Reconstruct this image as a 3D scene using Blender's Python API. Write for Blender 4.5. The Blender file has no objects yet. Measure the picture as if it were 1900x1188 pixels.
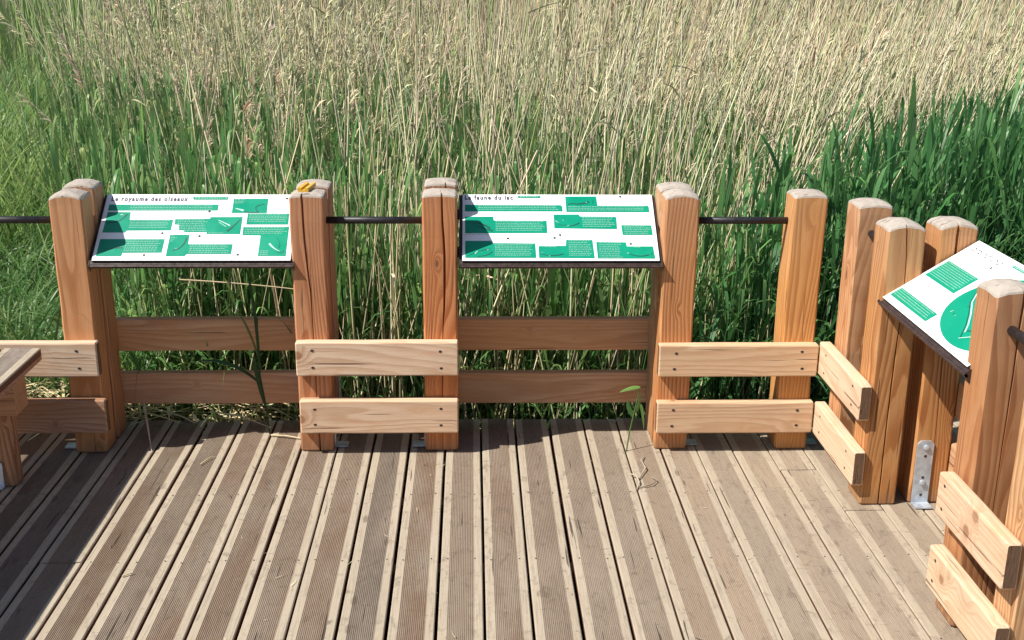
import bpy, math, random
import numpy as np
from mathutils import Matrix, Vector

random.seed(7)
rng = np.random.default_rng(11)
scn = bpy.context.scene
C = scn.collection

# ------------------------------------------------------------------ camera
cam_d = bpy.data.cameras.new('camera')
cam_d.sensor_fit = 'HORIZONTAL'
cam_d.sensor_width = 36.0
cam_d.lens = 2145.19 / 1900.0 * 36.0
cam_d.clip_start = 0.05
cam_d.clip_end = 600.0
cam = bpy.data.objects.new('camera', cam_d)
C.objects.link(cam)
rt = Vector((0.99940765, -0.03340551, 0.00827201))
dn = Vector((-0.00208246, -0.29862637, -0.95436783))
fw = Vector((0.03435139, 0.95378528, -0.29851904))
cam.matrix_world = Matrix(((rt.x, -dn.x, -fw.x, -0.0365), (rt.y, -dn.y, -fw.y, 0.0),
                           (rt.z, -dn.z, -fw.z, 1.9555), (0, 0, 0, 1)))
scn.camera = cam

# ------------------------------------------------------------------ sun, sky, exposure
SUN_FROM = Vector((-1.0, -0.38, 1.37)).normalized()
w = bpy.data.worlds.new('World')
scn.world = w
w.use_nodes = True
nt = w.node_tree
sky = nt.nodes.new('ShaderNodeTexSky')
sky.sky_type = 'NISHITA'
sky.sun_disc = False
sky.sun_elevation = math.asin(SUN_FROM.z)
sky.sun_rotation = math.atan2(SUN_FROM.x, SUN_FROM.y) % (2 * math.pi)
sky.air_density = 1.0
sky.dust_density = 1.0
nt.links.new(sky.outputs[0], nt.nodes['Background'].inputs[0])
nt.nodes['Background'].inputs[1].default_value = 0.072
sd = bpy.data.lights.new('sun', 'SUN')
sd.energy = 4.9
sd.angle = math.radians(0.53)
sd.color = (1.0, 0.95, 0.87)
so = bpy.data.objects.new('sun', sd)
C.objects.link(so)
so.location = SUN_FROM * 20
so.rotation_euler = SUN_FROM.to_track_quat('Z', 'Y').to_euler()
scn.view_settings.view_transform = 'Standard'
scn.view_settings.look = 'None'
scn.view_settings.gamma = 1.0
scn.view_settings.use_curve_mapping = False
scn.view_settings.exposure = 0.58
scn.render.engine = 'CYCLES'
scn.cycles.max_bounces = 8
scn.cycles.diffuse_bounces = 4

# ------------------------------------------------------------------ object helpers
def link(o, parent=None):
    C.objects.link(o)
    if parent is not None:
        o.parent = parent
    return o

def mobj(name, mesh, mats, parent=None, loc=(0, 0, 0), rot=(0, 0, 0), col=None):
    o = bpy.data.objects.new(name, mesh)
    link(o, parent)
    o.location = loc
    o.rotation_euler = rot
    if not isinstance(mats, (list, tuple)):
        mats = [mats]
    if len(mesh.materials) == 0:
        for m in mats:
            mesh.materials.append(m)
    if col is not None:
        o.color = (*col, 1.0)
    return o

def thing(name, label, cat, loc=(0, 0, 0), rot=(0, 0, 0), group=None):
    o = bpy.data.objects.new(name, None)
    o.empty_display_size = 0.1
    link(o)
    o.location = loc
    o.rotation_euler = rot
    tag(o, label, cat, group)
    return o

def tag(o, label=None, cat=None, group=None, kind=None):
    if label: o['label'] = label
    if cat: o['category'] = cat
    if group: o['group'] = group
    if kind: o['kind'] = kind
    return o

def mesh_py(name, v, f, smooth=False, fm=None):
    me = bpy.data.meshes.new(name)
    me.from_pydata(v, [], f)
    if fm is not None:
        me.polygons.foreach_set('material_index', fm)
    if smooth:
        me.polygons.foreach_set('use_smooth', [True] * len(me.polygons))
    me.update()
    return me

def mesh_np(name, V, F, col=None):
    """V (n,3); F (m,k) faces of equal size; col (n,3) per-vertex own colour"""
    me = bpy.data.meshes.new(name)
    V = np.ascontiguousarray(V, dtype=np.float32)
    F = np.ascontiguousarray(F, dtype=np.int32)
    n, k = F.shape
    me.vertices.add(len(V)); me.vertices.foreach_set('co', V.ravel())
    me.loops.add(n * k); me.loops.foreach_set('vertex_index', F.ravel())
    me.polygons.add(n)
    me.polygons.foreach_set('loop_start', np.arange(0, n * k, k, dtype=np.int32))
    me.polygons.foreach_set('loop_total', np.full(n, k, dtype=np.int32))
    me.polygons.foreach_set('use_smooth', np.ones(n, dtype=bool))
    if col is not None:
        a = me.color_attributes.new('tint', 'FLOAT_COLOR', 'POINT')
        c4 = np.ones((len(V), 4), dtype=np.float32); c4[:, :3] = col
        a.data.foreach_set('color', c4.ravel())
    me.update(calc_edges=True)
    return me

# ------------------------------------------------------------------ material helpers
def new_mat(name):
    m = bpy.data.materials.new(name)
    m.use_nodes = True
    return m, m.node_tree, m.node_tree.nodes['Principled BSDF']

class NB:
    """tiny node builder"""
    def __init__(self, nt): self.nt = nt
    def n(self, t, **kw):
        nd = self.nt.nodes.new(t)
        for k, v in kw.items(): setattr(nd, k, v)
        return nd
    def l(self, a, b): self.nt.links.new(a, b)
    def put(self, sock, v):
        if isinstance(v, bpy.types.NodeSocket): self.l(v, sock)
        else: sock.default_value = v
    def m(self, op, a, b=None, c=None, clamp=False):
        nd = self.n('ShaderNodeMath', operation=op, use_clamp=clamp)
        self.put(nd.inputs[0], a)
        if b is not None: self.put(nd.inputs[1], b)
        if c is not None: self.put(nd.inputs[2], c)
        return nd.outputs[0]
    def vm(self, op, a, b=None):
        nd = self.n('ShaderNodeVectorMath', operation=op)
        self.put(nd.inputs[0], a)
        if b is not None: self.put(nd.inputs[1], b)
        return nd.outputs[0]
    def noise(self, vec, scale, detail=3, rough=0.55, dist=0.0):
        nd = self.n('ShaderNodeTexNoise')
        self.put(nd.inputs['Vector'], vec)
        nd.inputs['Scale'].default_value = scale
        nd.inputs['Detail'].default_value = detail
        nd.inputs['Roughness'].default_value = rough
        nd.inputs['Distortion'].default_value = dist
        return nd.outputs['Fac']
    def ramp(self, fac, a, b, va=0.0, vb=1.0, smooth=True):
        nd = self.n('ShaderNodeMapRange')
        nd.interpolation_type = 'SMOOTHSTEP' if smooth else 'LINEAR'
        self.put(nd.inputs[0], fac)
        nd.inputs[1].default_value = a; nd.inputs[2].default_value = b
        nd.inputs[3].default_value = va; nd.inputs[4].default_value = vb
        return nd.outputs[0]
    def mix(self, fac, a, b, mode='MIX'):
        nd = self.n('ShaderNodeMix', data_type='RGBA', blend_type=mode)
        self.put(nd.inputs[0], fac)
        for i, v in ((6, a), (7, b)):
            if isinstance(v, bpy.types.NodeSocket): self.l(v, nd.inputs[i])
            else: nd.inputs[i].default_value = (*v, 1.0)
        return nd.outputs[2]
    def scale_vec(self, vec, s):
        return self.vm('MULTIPLY', vec, s)

def wood(name, axis, ring=1.0, bleach=0.25, rough=0.72):
    """sawn larch: object colour gives the tone, grain runs along the local axis"""
    m, nt, bs = new_mat(name)
    b = NB(nt)
    tc = b.n('ShaderNodeTexCoord')
    oi = b.n('ShaderNodeObjectInfo')
    off = b.n('ShaderNodeCombineXYZ')
    r = oi.outputs['Random']
    b.put(off.inputs[0], b.m('MULTIPLY', r, 37.0)); b.put(off.inputs[1], b.m('MULTIPLY', r, 71.0)); b.put(off.inputs[2], b.m('MULTIPLY', r, 53.0))
    base = b.vm('ADD', tc.outputs['Object'], off.outputs[0])
    k = {'X': (1, 0, 0), 'Y': (0, 1, 0), 'Z': (0, 0, 1)}[axis]
    def st(along, across):
        return tuple(along if q else across for q in k)
    # knots
    vo = b.n('ShaderNodeTexVoronoi', feature='F1')
    b.l(b.scale_vec(base, st(6.5, 7.5) if axis == 'X' else st(4.6, 10.0)), vo.inputs['Vector'])
    vo.inputs['Scale'].default_value = 1.0
    sep = b.n('ShaderNodeSeparateColor'); b.l(vo.outputs['Color'], sep.inputs[0])
    keep = b.m('GREATER_THAN', sep.outputs[0], 0.52)
    kd = b.m('MULTIPLY', vo.outputs['Distance'], b.ramp(sep.outputs[1], 0, 1, 0.8, 2.4))
    knot = b.m('MULTIPLY', b.ramp(kd, 0.15, 0.09), keep)
    halo = b.m('MULTIPLY', b.m('POWER', b.ramp(kd, 0.6, 0.0), 2.0), keep)
    # rings
    low = b.noise(b.scale_vec(base, st(0.75, 6.0)), 1.0, 1, 0.4)
    mid = b.noise(b.scale_vec(base, st(3.0, 22.0)), 1.0, 2, 0.5)
    sx = b.n('ShaderNodeSeparateXYZ'); b.l(base, sx.inputs[0])
    others = [i for i in range(3) if not k[i]]
    acr = b.m('ADD', b.m('MULTIPLY', sx.outputs[others[0]], 105.0), b.m('MULTIPLY', sx.outputs[others[1]], 80.0))
    ph = b.m('ADD', acr, b.m('MULTIPLY', low, 30.0))
    ph = b.m('ADD', ph, b.m('MULTIPLY', halo, 5.5))
    ph = b.m('ADD', ph, b.m('MULTIPLY', mid, 1.8))
    saw = b.m('FRACT', b.m('MULTIPLY', ph, 0.42))
    ringf = b.m('MULTIPLY', b.ramp(saw, 0.15, 0.85), b.ramp(saw, 1.0, 0.9))
    fine = b.noise(b.scale_vec(base, st(9.0, 330.0)), 1.0, 3, 0.6)
    fine2 = b.noise(b.scale_vec(base, st(30.0, 900.0)), 1.0, 2, 0.6)
    patch = b.noise(b.scale_vec(base, st(1.6, 5.0)), 1.0, 3, 0.6)
    check = b.ramp(b.noise(b.scale_vec(base, st(2.0, 80.0)), 1.0, 2, 0.45, 0.1), 0.665, 0.72)
    colr = oi.outputs['Color']
    dark = b.mix(1.0, colr, (0.62, 0.45, 0.34), 'MULTIPLY')
    pale = b.mix(bleach, colr, (0.72, 0.58, 0.44))
    c = b.mix(b.ramp(patch, 0.35, 0.7), colr, pale)
    c = b.mix(b.m('MULTIPLY', b.m('MULTIPLY', ringf, b.ramp(patch, 0.3, 0.7, 0.4, 1.0)), 0.80 * ring, clamp=True), c, dark)
    blot = b.noise(b.scale_vec(base, st(5.0, 14.0)), 1.0, 3, 0.6, 0.4)
    c = b.mix(b.m('MULTIPLY', b.ramp(blot, 0.52, 0.72), 0.45), c, b.mix(1.0, colr, (0.80, 0.62, 0.50), 'MULTIPLY'))
    c = b.mix(b.m('MULTIPLY', b.ramp(fine, 0.42, 0.75), 0.34), c, dark)
    c = b.mix(b.m('MULTIPLY', b.ramp(fine2, 0.6, 0.8), 0.18), c, (0.20, 0.12, 0.07))
    c = b.mix(b.m('MULTIPLY', halo, 0.45), c, dark)
    c = b.mix(b.m('MULTIPLY', knot, 0.75), c, (0.15, 0.062, 0.030) if axis == 'Z' else (0.27, 0.125, 0.060))
    c = b.mix(b.m('MULTIPLY', check, 0.75), c, (0.09, 0.045, 0.025))
    if axis == 'Z':
        so_ = b.n('ShaderNodeSeparateXYZ'); b.l(tc.outputs['Object'], so_.inputs[0])
        wf = b.m('MULTIPLY', b.ramp(b.m('ADD', so_.outputs[2], b.m('MULTIPLY', b.m('SUBTRACT', patch, 0.5), 0.5)), 0.60, 1.15), 0.20)
        c = b.mix(wf, c, (0.46, 0.335, 0.235))
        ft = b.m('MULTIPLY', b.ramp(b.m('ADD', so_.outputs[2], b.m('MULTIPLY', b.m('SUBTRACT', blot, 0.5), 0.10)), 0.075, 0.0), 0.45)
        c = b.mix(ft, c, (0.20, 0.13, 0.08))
    else:
        wf = b.m('MULTIPLY', b.ramp(b.noise(b.scale_vec(base, (2.0, 9.0, 9.0)), 1.0, 4, 0.65), 0.5, 0.75), 0.35)
        c = b.mix(wf, c, b.mix(1.0, colr, (0.72, 0.74, 0.78), 'MULTIPLY'))
    b.l(c, bs.inputs['Base Color'])
    bs.inputs['Roughness'].default_value = rough
    bs.inputs['Specular IOR Level'].default_value = 0.3
    h = b.m('SUBTRACT', b.m('MULTIPLY', fine, 0.5), b.m('ADD', b.m('MULTIPLY', ringf, 0.35), b.m('MULTIPLY', check, 1.6)))
    h = b.m('ADD', h, b.m('MULTIPLY', knot, -0.5))
    bp = b.n('ShaderNodeBump')
    bp.inputs['Strength'].default_value = 0.45
    bp.inputs['Distance'].default_value = 0.0016
    b.l(h, bp.inputs['Height']); b.l(bp.outputs[0], bs.inputs['Normal'])
    return m

def end_grain(name):
    m, nt, bs = new_mat(name)
    b = NB(nt)
    tc = b.n('ShaderNodeTexCoord'); oi = b.n('ShaderNodeObjectInfo')
    off = b.n('ShaderNodeCombineXYZ'); b.put(off.inputs[0], b.m('MULTIPLY', oi.outputs['Random'], 31.0)); b.put(off.inputs[1], b.m('MULTIPLY', oi.outputs['Random'], 17.0))
    base = b.vm('ADD', tc.outputs['Object'], off.outputs[0])
    n1 = b.noise(base, 22.0, 4, 0.6); n2 = b.noise(b.scale_vec(base, (30, 160, 30)), 1.0, 3, 0.6)
    cr = b.ramp(b.noise(b.scale_vec(base, (14, 60, 14)), 1.0, 2, 0.5, 0.6), 0.64, 0.7)
    c = b.mix(n1, (0.27, 0.225, 0.185), (0.50, 0.445, 0.385))
    c = b.mix(b.m('MULTIPLY', b.ramp(n2, 0.45, 0.75), 0.5), c, (0.26, 0.21, 0.17))
    c = b.mix(b.m('MULTIPLY', cr, 0.8), c, (0.10, 0.075, 0.06))
    b.l(c, bs.inputs['Base Color']); bs.inputs['Roughness'].default_value = 0.85
    bp = b.n('ShaderNodeBump'); bp.inputs['Strength'].default_value = 0.5; bp.inputs['Distance'].default_value = 0.003
    b.l(b.m('SUBTRACT', n2, cr), bp.inputs['Height']); b.l(bp.outputs[0], bs.inputs['Normal'])
    return m

def plank_mat():
    m, nt, bs = new_mat('grooved_larch_decking')
    b = NB(nt)
    tc = b.n('ShaderNodeTexCoord'); oi = b.n('ShaderNodeObjectInfo')
    r = oi.outputs['Random']
    off = b.n('ShaderNodeCombineXYZ')
    b.put(off.inputs[0], b.m('MULTIPLY', r, 61.0)); b.put(off.inputs[1], b.m('MULTIPLY', r, 47.0)); b.put(off.inputs[2], b.m('MULTIPLY', r, 13.0))
    sep0 = b.n('ShaderNodeSeparateXYZ'); b.l(tc.outputs['Object'], sep0.inputs[0])
    base = b.vm('ADD', tc.outputs['Object'], off.outputs[0])
    wob = b.m('MULTIPLY', b.m('SUBTRACT', b.noise(b.scale_vec(base, (20, 2.0, 1)), 1.0, 2), 0.5), 0.0045)
    ax = b.m('ABSOLUTE', b.m('ADD', sep0.outputs[0], wob))
    centre = b.ramp(ax, 0.0428, 0.0412)
    grain = b.noise(b.scale_vec(base, (190, 7.0, 60)), 1.0, 4, 0.65)
    fine = b.noise(b.scale_vec(base, (700, 26.0, 200)), 1.0, 3, 0.6)
    patch = b.noise(b.scale_vec(base, (7, 2.0, 5)), 1.0, 4, 0.65)
    blot = b.noise(b.scale_vec(base, (24, 15.0, 20)), 1.0, 4, 0.7, 0.8)
    vo = b.n('ShaderNodeTexVoronoi', feature='F1'); b.l(b.scale_vec(base, (11, 3.6, 4)), vo.inputs['Vector'])
    vo.inputs['Scale'].default_value = 1.0
    sv = b.n('ShaderNodeSeparateColor'); b.l(vo.outputs['Color'], sv.inputs[0])
    keep = b.m('GREATER_THAN', sv.outputs[0], 0.78)
    knot = b.m('MULTIPLY', b.ramp(b.m('ADD', vo.outputs['Distance'], b.m('MULTIPLY', b.m('SUBTRACT', blot, 0.5), 0.12)), 0.14, 0.06), keep)
    scuff = b.ramp(b.noise(b.scale_vec(base, (16, 85.0, 10)), 1.0, 3, 0.55, 0.6), 0.66, 0.74)
    crack = b.ramp(b.noise(b.scale_vec(base, (75, 2.6, 30)), 1.0, 2, 0.5, 0.15), 0.695, 0.73)
    edgec = b.mix(patch, (0.305, 0.252, 0.184), (0.445, 0.378, 0.288))
    cen = b.mix(b.ramp(patch, 0.3, 0.75), oi.outputs['Color'], (0.25, 0.20, 0.152))
    c = b.mix(centre, edgec, cen)
    c = b.mix(b.ramp(sep0.outputs[2], -0.0045, -0.008), c, (0.15, 0.062, 0.035))
    c = b.mix(b.m('MULTIPLY', b.ramp(grain, 0.45, 0.75), 0.42), c, (0.13, 0.095, 0.068))
    c = b.mix(b.m('MULTIPLY', b.ramp(fine, 0.55, 0.8), 0.25), c, (0.62, 0.54, 0.42))
    c = b.mix(b.m('MULTIPLY', b.ramp(blot, 0.52, 0.74), 0.5), c, (0.10, 0.075, 0.055))
    c = b.mix(b.m('MULTIPLY', scuff, 0.55), c, (0.09, 0.068, 0.05))
    c = b.mix(b.m('MULTIPLY', knot, 0.55), c, (0.085, 0.058, 0.042))
    c = b.mix(b.m('MULTIPLY', crack, 0.85), c, (0.045, 0.032, 0.025))
    b.l(c, bs.inputs['Base Color']); bs.inputs['Roughness'].default_value = 0.82
    bs.inputs['Specular IOR Level'].default_value = 0.25
    bp = b.n('ShaderNodeBump'); bp.inputs['Strength'].default_value = 0.6; bp.inputs['Distance'].default_value = 0.0018
    b.l(b.m('SUBTRACT', b.m('SUBTRACT', grain, b.m('MULTIPLY', crack, 1.2)), b.m('MULTIPLY', knot, 0.4)), bp.inputs['Height'])
    b.l(bp.outputs[0], bs.inputs['Normal'])
    return m

def simple(name, colr, rough=0.5, metal=0.0, noise=0.0, nscale=40.0, spec=0.5):
    m, nt, bs = new_mat(name)
    b = NB(nt)
    bs.inputs['Roughness'].default_value = rough
    bs.inputs['Metallic'].default_value = metal
    bs.inputs['Specular IOR Level'].default_value = spec
    if noise:
        tc = b.n('ShaderNodeTexCoord')
        f = b.noise(tc.outputs['Object'], nscale, 4, 0.6)
        lo = tuple(x * (1 - noise) for x in colr); hi = tuple(min(1, x * (1 + noise)) for x in colr)
        b.l(b.mix(b.ramp(f, 0.3, 0.7), lo, hi), bs.inputs['Base Color'])
        b.l(b.ramp(f, 0.2, 0.8, max(0.05, rough - 0.12), min(1, rough + 0.12)), bs.inputs['Roughness'])
    else:
        bs.inputs['Base Color'].default_value = (*colr, 1)
    return m

def leaf_mat(name, transl=0.35, rough=0.5, spec=0.4):
    m, nt, bs = new_mat(name)
    b = NB(nt)
    at = b.n('ShaderNodeAttribute', attribute_name='tint')
    tc = b.n('ShaderNodeTexCoord')
    f = b.noise(tc.outputs['Object'], 9.0, 3, 0.6)
    c = b.mix(1.0, at.outputs['Color'], b.mix(f, (0.72, 0.72, 0.72), (1.25, 1.25, 1.25)), 'MULTIPLY')
    b.l(c, bs.inputs['Base Color'])
    bs.inputs['Roughness'].default_value = rough
    bs.inputs['Specular IOR Level'].default_value = spec
    if transl:
        tr = b.n('ShaderNodeBsdfTranslucent'); b.l(c, tr.inputs['Color'])
        mx = b.n('ShaderNodeMixShader'); mx.inputs[0].default_value = transl
        b.l(bs.outputs[0], mx.inputs[1]); b.l(tr.outputs[0], mx.inputs[2])
        b.l(mx.outputs[0], nt.nodes['Material Output'].inputs['Surface'])
    return m

WX = wood('sawn_larch_rail', 'X', 0.70, 0.30)
WZ = wood('sawn_larch_post', 'Z', 1.25, 0.08)
ENDG = end_grain('weathered_end_grain')
ENDB = end_grain('shaded_board_end')  # sawn-end brown darkened; weak sun on these ends is put into the colour
for nd in ENDB.node_tree.nodes:
    if nd.type == 'MIX':
        for q_, v_ in ((6, (0.10, 0.052, 0.027, 1)), (7, (0.18, 0.100, 0.054, 1))):
            if not nd.inputs[q_].is_linked: nd.inputs[q_].default_value = v_
        if nd.inputs[6].is_linked: nd.inputs[7].default_value = (0.09, 0.045, 0.025, 1)
PLK = plank_mat()
STEEL = simple('galvanised_steel', (0.50, 0.56, 0.63), 0.40, 0.45, 0.20, 30.0)
SCREW = simple('screw_recess', (0.035, 0.027, 0.022), 0.6)
BROWN = simple('brown_coated_steel', (0.042, 0.026, 0.022), 0.42, 0.0, 0.25, 60.0)
BLACKRAIL = simple('dark_painted_pipe', (0.012, 0.010, 0.013), 0.48, 0.0, 0.35, 50.0)
PANELW = simple('white_laminate', (0.82, 0.83, 0.84), 0.38, 0.0, 0.03, 14.0, 0.35)
PANELE = simple('black_laminate_edge', (0.03, 0.035, 0.04), 0.5)
GREEN = simple('green_print', (0.0, 0.255, 0.150), 0.42, 0.0, 0.06, 8.0, 0.3)
GREEND = simple('dark_green_print', (0.008, 0.075, 0.052), 0.45)
GREENM = simple('mid_green_print', (0.004, 0.20, 0.115), 0.45)
WHITEP = simple('white_print', (0.36, 0.60, 0.50), 0.45)
GREYP = simple('grey_print', (0.36, 0.38, 0.42), 0.45)
INK = simple('black_print', (0.05, 0.045, 0.07), 0.45)
YELLOW = simple('yellow_plastic', (0.62, 0.36, 0.03), 0.4, 0.0, 0.12, 60.0)
STALK = leaf_mat('dry_reed', 0.10, 0.6, 0.3)
LEAF = leaf_mat('green_reed_leaf', 0.48, 0.42, 0.5)
PLUME = leaf_mat('reed_plume', 0.35, 0.8, 0.1)
STRAW = leaf_mat('straw', 0.15, 0.6, 0.3)

# ------------------------------------------------------------------ setting: ground
gm, gnt, gbs = new_mat('marsh_soil')
gb = NB(gnt)
gtc = gb.n('ShaderNodeTexCoord')
gn = gb.noise(gtc.outputs['Object'], 5.0, 6, 0.65)
gc = gb.mix(gb.ramp(gn, 0.35, 0.65), (0.035, 0.032, 0.018), (0.12, 0.095, 0.05))
gb.l(gc, gbs.inputs['Base Color']); gbs.inputs['Roughness'].default_value = 0.95
def ground_z(x, y):
    x = np.asarray(x, float); y = np.asarray(y, float)
    bank = np.clip((-0.4 - x) / 1.6, 0, 1) * np.clip((9.0 - y) / 4.0, 0, 1)
    near = np.clip((5.9 - y) / 0.7, 0, 1) * np.clip((0.6 - x) / 0.8, 0, 1)
    return -0.42 + 0.22 * bank + 0.17 * near + 0.03 * np.sin(x * 2.1 + y) + 0.03 * np.sin(y * 1.7 - x * 0.6)
xs = np.concatenate([[-300, -120, -50, -25], np.linspace(-14, 14, 71), [25, 50, 120, 300]])
ys = np.concatenate([[-300, -100, -30, -10], np.linspace(-3, 22, 64), [35, 60, 120, 300]])
XX, YY = np.meshgrid(xs, ys)
ZZ = ground_z(XX, YY)
far = (np.abs(XX) > 20) | (YY > 25) | (YY < -5)
ZZ = np.where(far, -0.42, ZZ)
nx, ny = len(xs), len(ys)
idx = np.arange(nx * ny).reshape(ny, nx)
F = np.stack([idx[:-1, :-1], idx[:-1, 1:], idx[1:, 1:], idx[1:, :-1]], -1).reshape(-1, 4)
g = mobj('ground', mesh_np('ground', np.stack([XX, YY, ZZ], -1).reshape(-1, 3), F), gm)
tag(g, 'dark marshy soil under the reeds and the wooden deck', None, None, 'structure')

# ------------------------------------------------------------------ deck of planks
deck = bpy.data.objects.new('deck', None); link(deck)
tag(deck, 'weathered grooved timber deck of the lakeside viewing platform', None, None, 'structure')
PITCH, PW, PT = 0.15, 0.1420, 0.028
def plank_profile(worn):
    hw = PW / 2 + 0.0028 * worn - 0.0010
    pts = [(-hw, -PT), (-hw, -0.003), (-hw + 0.003, 0.0)]
    n = 14; gw = 0.0412; st = 2 * gw / n; dp = 0.0017 * (1 - 0.6 * worn)
    for i in range(n):
        x0 = -gw + i * st
        pts += [(x0, 0.0), (x0 + st * 0.18, -dp), (x0 + st * 0.50, -dp), (x0 + st * 0.68, 0.0)]
    pts += [(gw, 0.0), (hw - 0.003, 0.0), (hw, -0.003), (hw, -PT)]
    return pts
def plank_mesh(length, worn, rr):
    pr = plank_profile(worn); n = len(pr); seg = max(2, int(length / 0.45))
    v = []; f = []
    cup = rr.uniform(-0.0008, 0.0008)
    for s in range(seg + 1):
        y = -length / 2 + length * s / seg
        dx = rr.uniform(-0.0009, 0.0009); dz = rr.uniform(-0.0010, 0.0010)
        for (x, z) in pr: v.append((x + dx, y, z + dz + cup * (x / 0.07) ** 2))
    for s in range(seg):
        a, c = s * n, (s + 1) * n
        for i in range(n):
            j = (i + 1) % n
            f.append((a + i, a + j, c + j, c + i))
    f.append(tuple(range(n - 1, -1, -1))); f.append(tuple(range(seg * n, seg * n + n)))
    return mesh_py('plank', v, f)
pr_ = random.Random(4)
YEND = 4.772
for i in range(-24, 15):
    x = (i + 0.5) * PITCH
    worn = min(1, max(0, (x - 0.2) / 1.0))
    tone = pr_.uniform(0.85, 1.18)
    warm = pr_.uniform(-0.02, 0.02)
    cold = np.array([0.195, 0.140, 0.100]) * tone + np.array([warm, 0, -warm * 0.5])
    wc = np.array([0.320, 0.262, 0.192]) * pr_.uniform(0.92, 1.08)
    colr = tuple(np.clip(cold * (1 - worn * 0.8) + wc * worn * 0.8, 0.02, 1))
    joints = []
    if i == 8: joints = [4.22]
    elif i == 7: joints = [4.06]
    elif i == 9: joints = [3.86]
    elif i == -10: joints = [3.52]
    elif i == -12: joints = [4.05]
    elif i in (11, 12): joints = [3.70 + 0.1 * (i - 11)]
    cuts = [0.3] + joints + [YEND + pr_.uniform(-0.006, 0.008)]
    for a, e in zip(cuts[:-1], cuts[1:]):
        y0 = a + (0.002 if a > 0.5 else 0); y1 = e - (0.002 if e < 4.7 else 0)
        o = mobj('plank', plank_mesh(y1 - y0, worn, pr_), PLK, deck, (x + pr_.uniform(-.0012, .0012), (y0 + y1) / 2, pr_.uniform(-.0012, .0012)),
                 (0, 0, pr_.uniform(-.0006, .0006)), colr)
# joists under the planks
def boxv(x0, x1, y0, y1, z0, z1):
    v = [(x, y, z) for z in (z0, z1) for y in (y0, y1) for x in (x0, x1)]
    f = [(0, 2, 3, 1), (4, 5, 7, 6), (0, 1, 5, 4), (2, 6, 7, 3), (0, 4, 6, 2), (1, 3, 7, 5)]
    return v, f
for yj in (4.70, 4.025, 3.518, 3.0, 2.5, 2.0, 1.4, 0.8):
    v, f = boxv(-3.58, 2.2, -0.03, 0.03, -0.155, -0.031)
    mobj('joist', mesh_py('joist', v, f), WX, deck, (0, yj, 0), (0, 0, 0), (0.22, 0.14, 0.09))
sv, sf = [], []
for yj in (4.025, 3.518, 3.0, 2.5):
    for i in range(-13, 15):
        for sx_ in (-0.047, 0.047):
            cx, cy = (i + 0.5) * PITCH + sx_ + pr_.uniform(-.003, .003), yj + pr_.uniform(-.008, .008)
            b0 = len(sv)
            sv += [(cx + 0.0031 * math.cos(a * math.pi / 3), cy + 0.0031 * math.sin(a * math.pi / 3), 0.0016) for a in range(6)]
            sf.append(tuple(range(b0, b0 + 6)))
o = mobj('screw_heads', mesh_py('screw_heads', sv, sf), SCREW, deck); o['kind'] = 'stuff'

# ------------------------------------------------------------------ fence parts
def post_mesh(wd, dp, h, rr, crack=None, dome=0.012, lean=(0, 0), bow=0.0):
    """squared larch post with eased edges, a domed top and an optional drying crack down its front"""
    c = 0.007
    zs = [0.0, 0.006, 0.05] + list(np.linspace(0.12, h - 0.045, 14)) + [h - 0.012]
    def prof(z, ins=1.0, jit=0.0):
        hw, hd = wd / 2, dp / 2
        t = z / h
        if crack:
            cx = float(np.interp(t, crack['t'], crack['x'])); cw = float(np.interp(t, crack['t'], crack['w'])); cd = min(0.03, cw * 3.5 + 0.0006)
        else:
            cx, cw, cd = 0.0, 0.0003, 0.0003
        fr = [(-hw + c, -hd), (-hw * .55, -hd) , (cx - cw, -hd), (cx, -hd + cd), (cx + cw, -hd), (hw * .55, -hd), (hw - c, -hd)]
        if cx - cw < -hw * .5: fr[1] = (-hw * .75, -hd)
        if cx + cw > hw * .5: fr[5] = (hw * .75, -hd)
        pts = fr + [(hw, -hd + c), (hw, 0), (hw, hd - c), (hw - c, hd), (hw * .4, hd), (-hw * .4, hd), (-hw + c, hd), (-hw, hd - c), (-hw, 0), (-hw, -hd + c)]
        bx = bow * math.sin(math.pi * t)
        return [(x * ins + bx + lean[0] * t, y * ins + lean[1] * t) for x, y in pts]
    def dz(x, y):
        return -dome * (abs(x) / (wd / 2)) ** 2.2 - 0.006 * (abs(y) / (dp / 2)) ** 3
    v, f, fm = [], [], []
    n = len(prof(0))
    for k, z in enumerate(zs):
        ins = 0.955 if k == 0 else 1.0
        j = (rr.uniform(-.0009, .0009), rr.uniform(-.0009, .0009)) if 0 < k < len(zs) - 1 else (0, 0)
        top = k == len(zs) - 1
        for x, y in prof(z, ins):
            v.append((x + j[0], y + j[1], z + (dz(x - lean[0], y - lean[1]) if top else 0) + (dz(x, y) * 0.6 if k == len(zs) - 2 else 0)))
    rings = len(zs)
    for ins, up in ((0.965, 0.0055), (0.88, 0.0085), (0.5, 0.0105)):
        for x, y in prof(h, ins):
            v.append((x, y, h - 0.012 + up + dz(x - lean[0], y - lean[1]) + rr.uniform(-.0012, .0012)))
        rings += 1
    for k in range(rings - 1):
        for i in range(n):
            jx = (i + 1) % n
            f.append((k * n + i, k * n + jx, (k + 1) * n + jx, (k + 1) * n + i)); fm.append(1 if k >= len(zs) - 1 else 0)
    v.append((lean[0], lean[1], h + 0.001)); ci = len(v) - 1
    for i in range(n):
        f.append(((rings - 1) * n + i, (rings - 1) * n + (i + 1) % n, ci)); fm.append(1)
    f.append(tuple(range(n - 1, -1, -1))); fm.append(0)
    return mesh_py('post', v, f, fm=fm)

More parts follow.
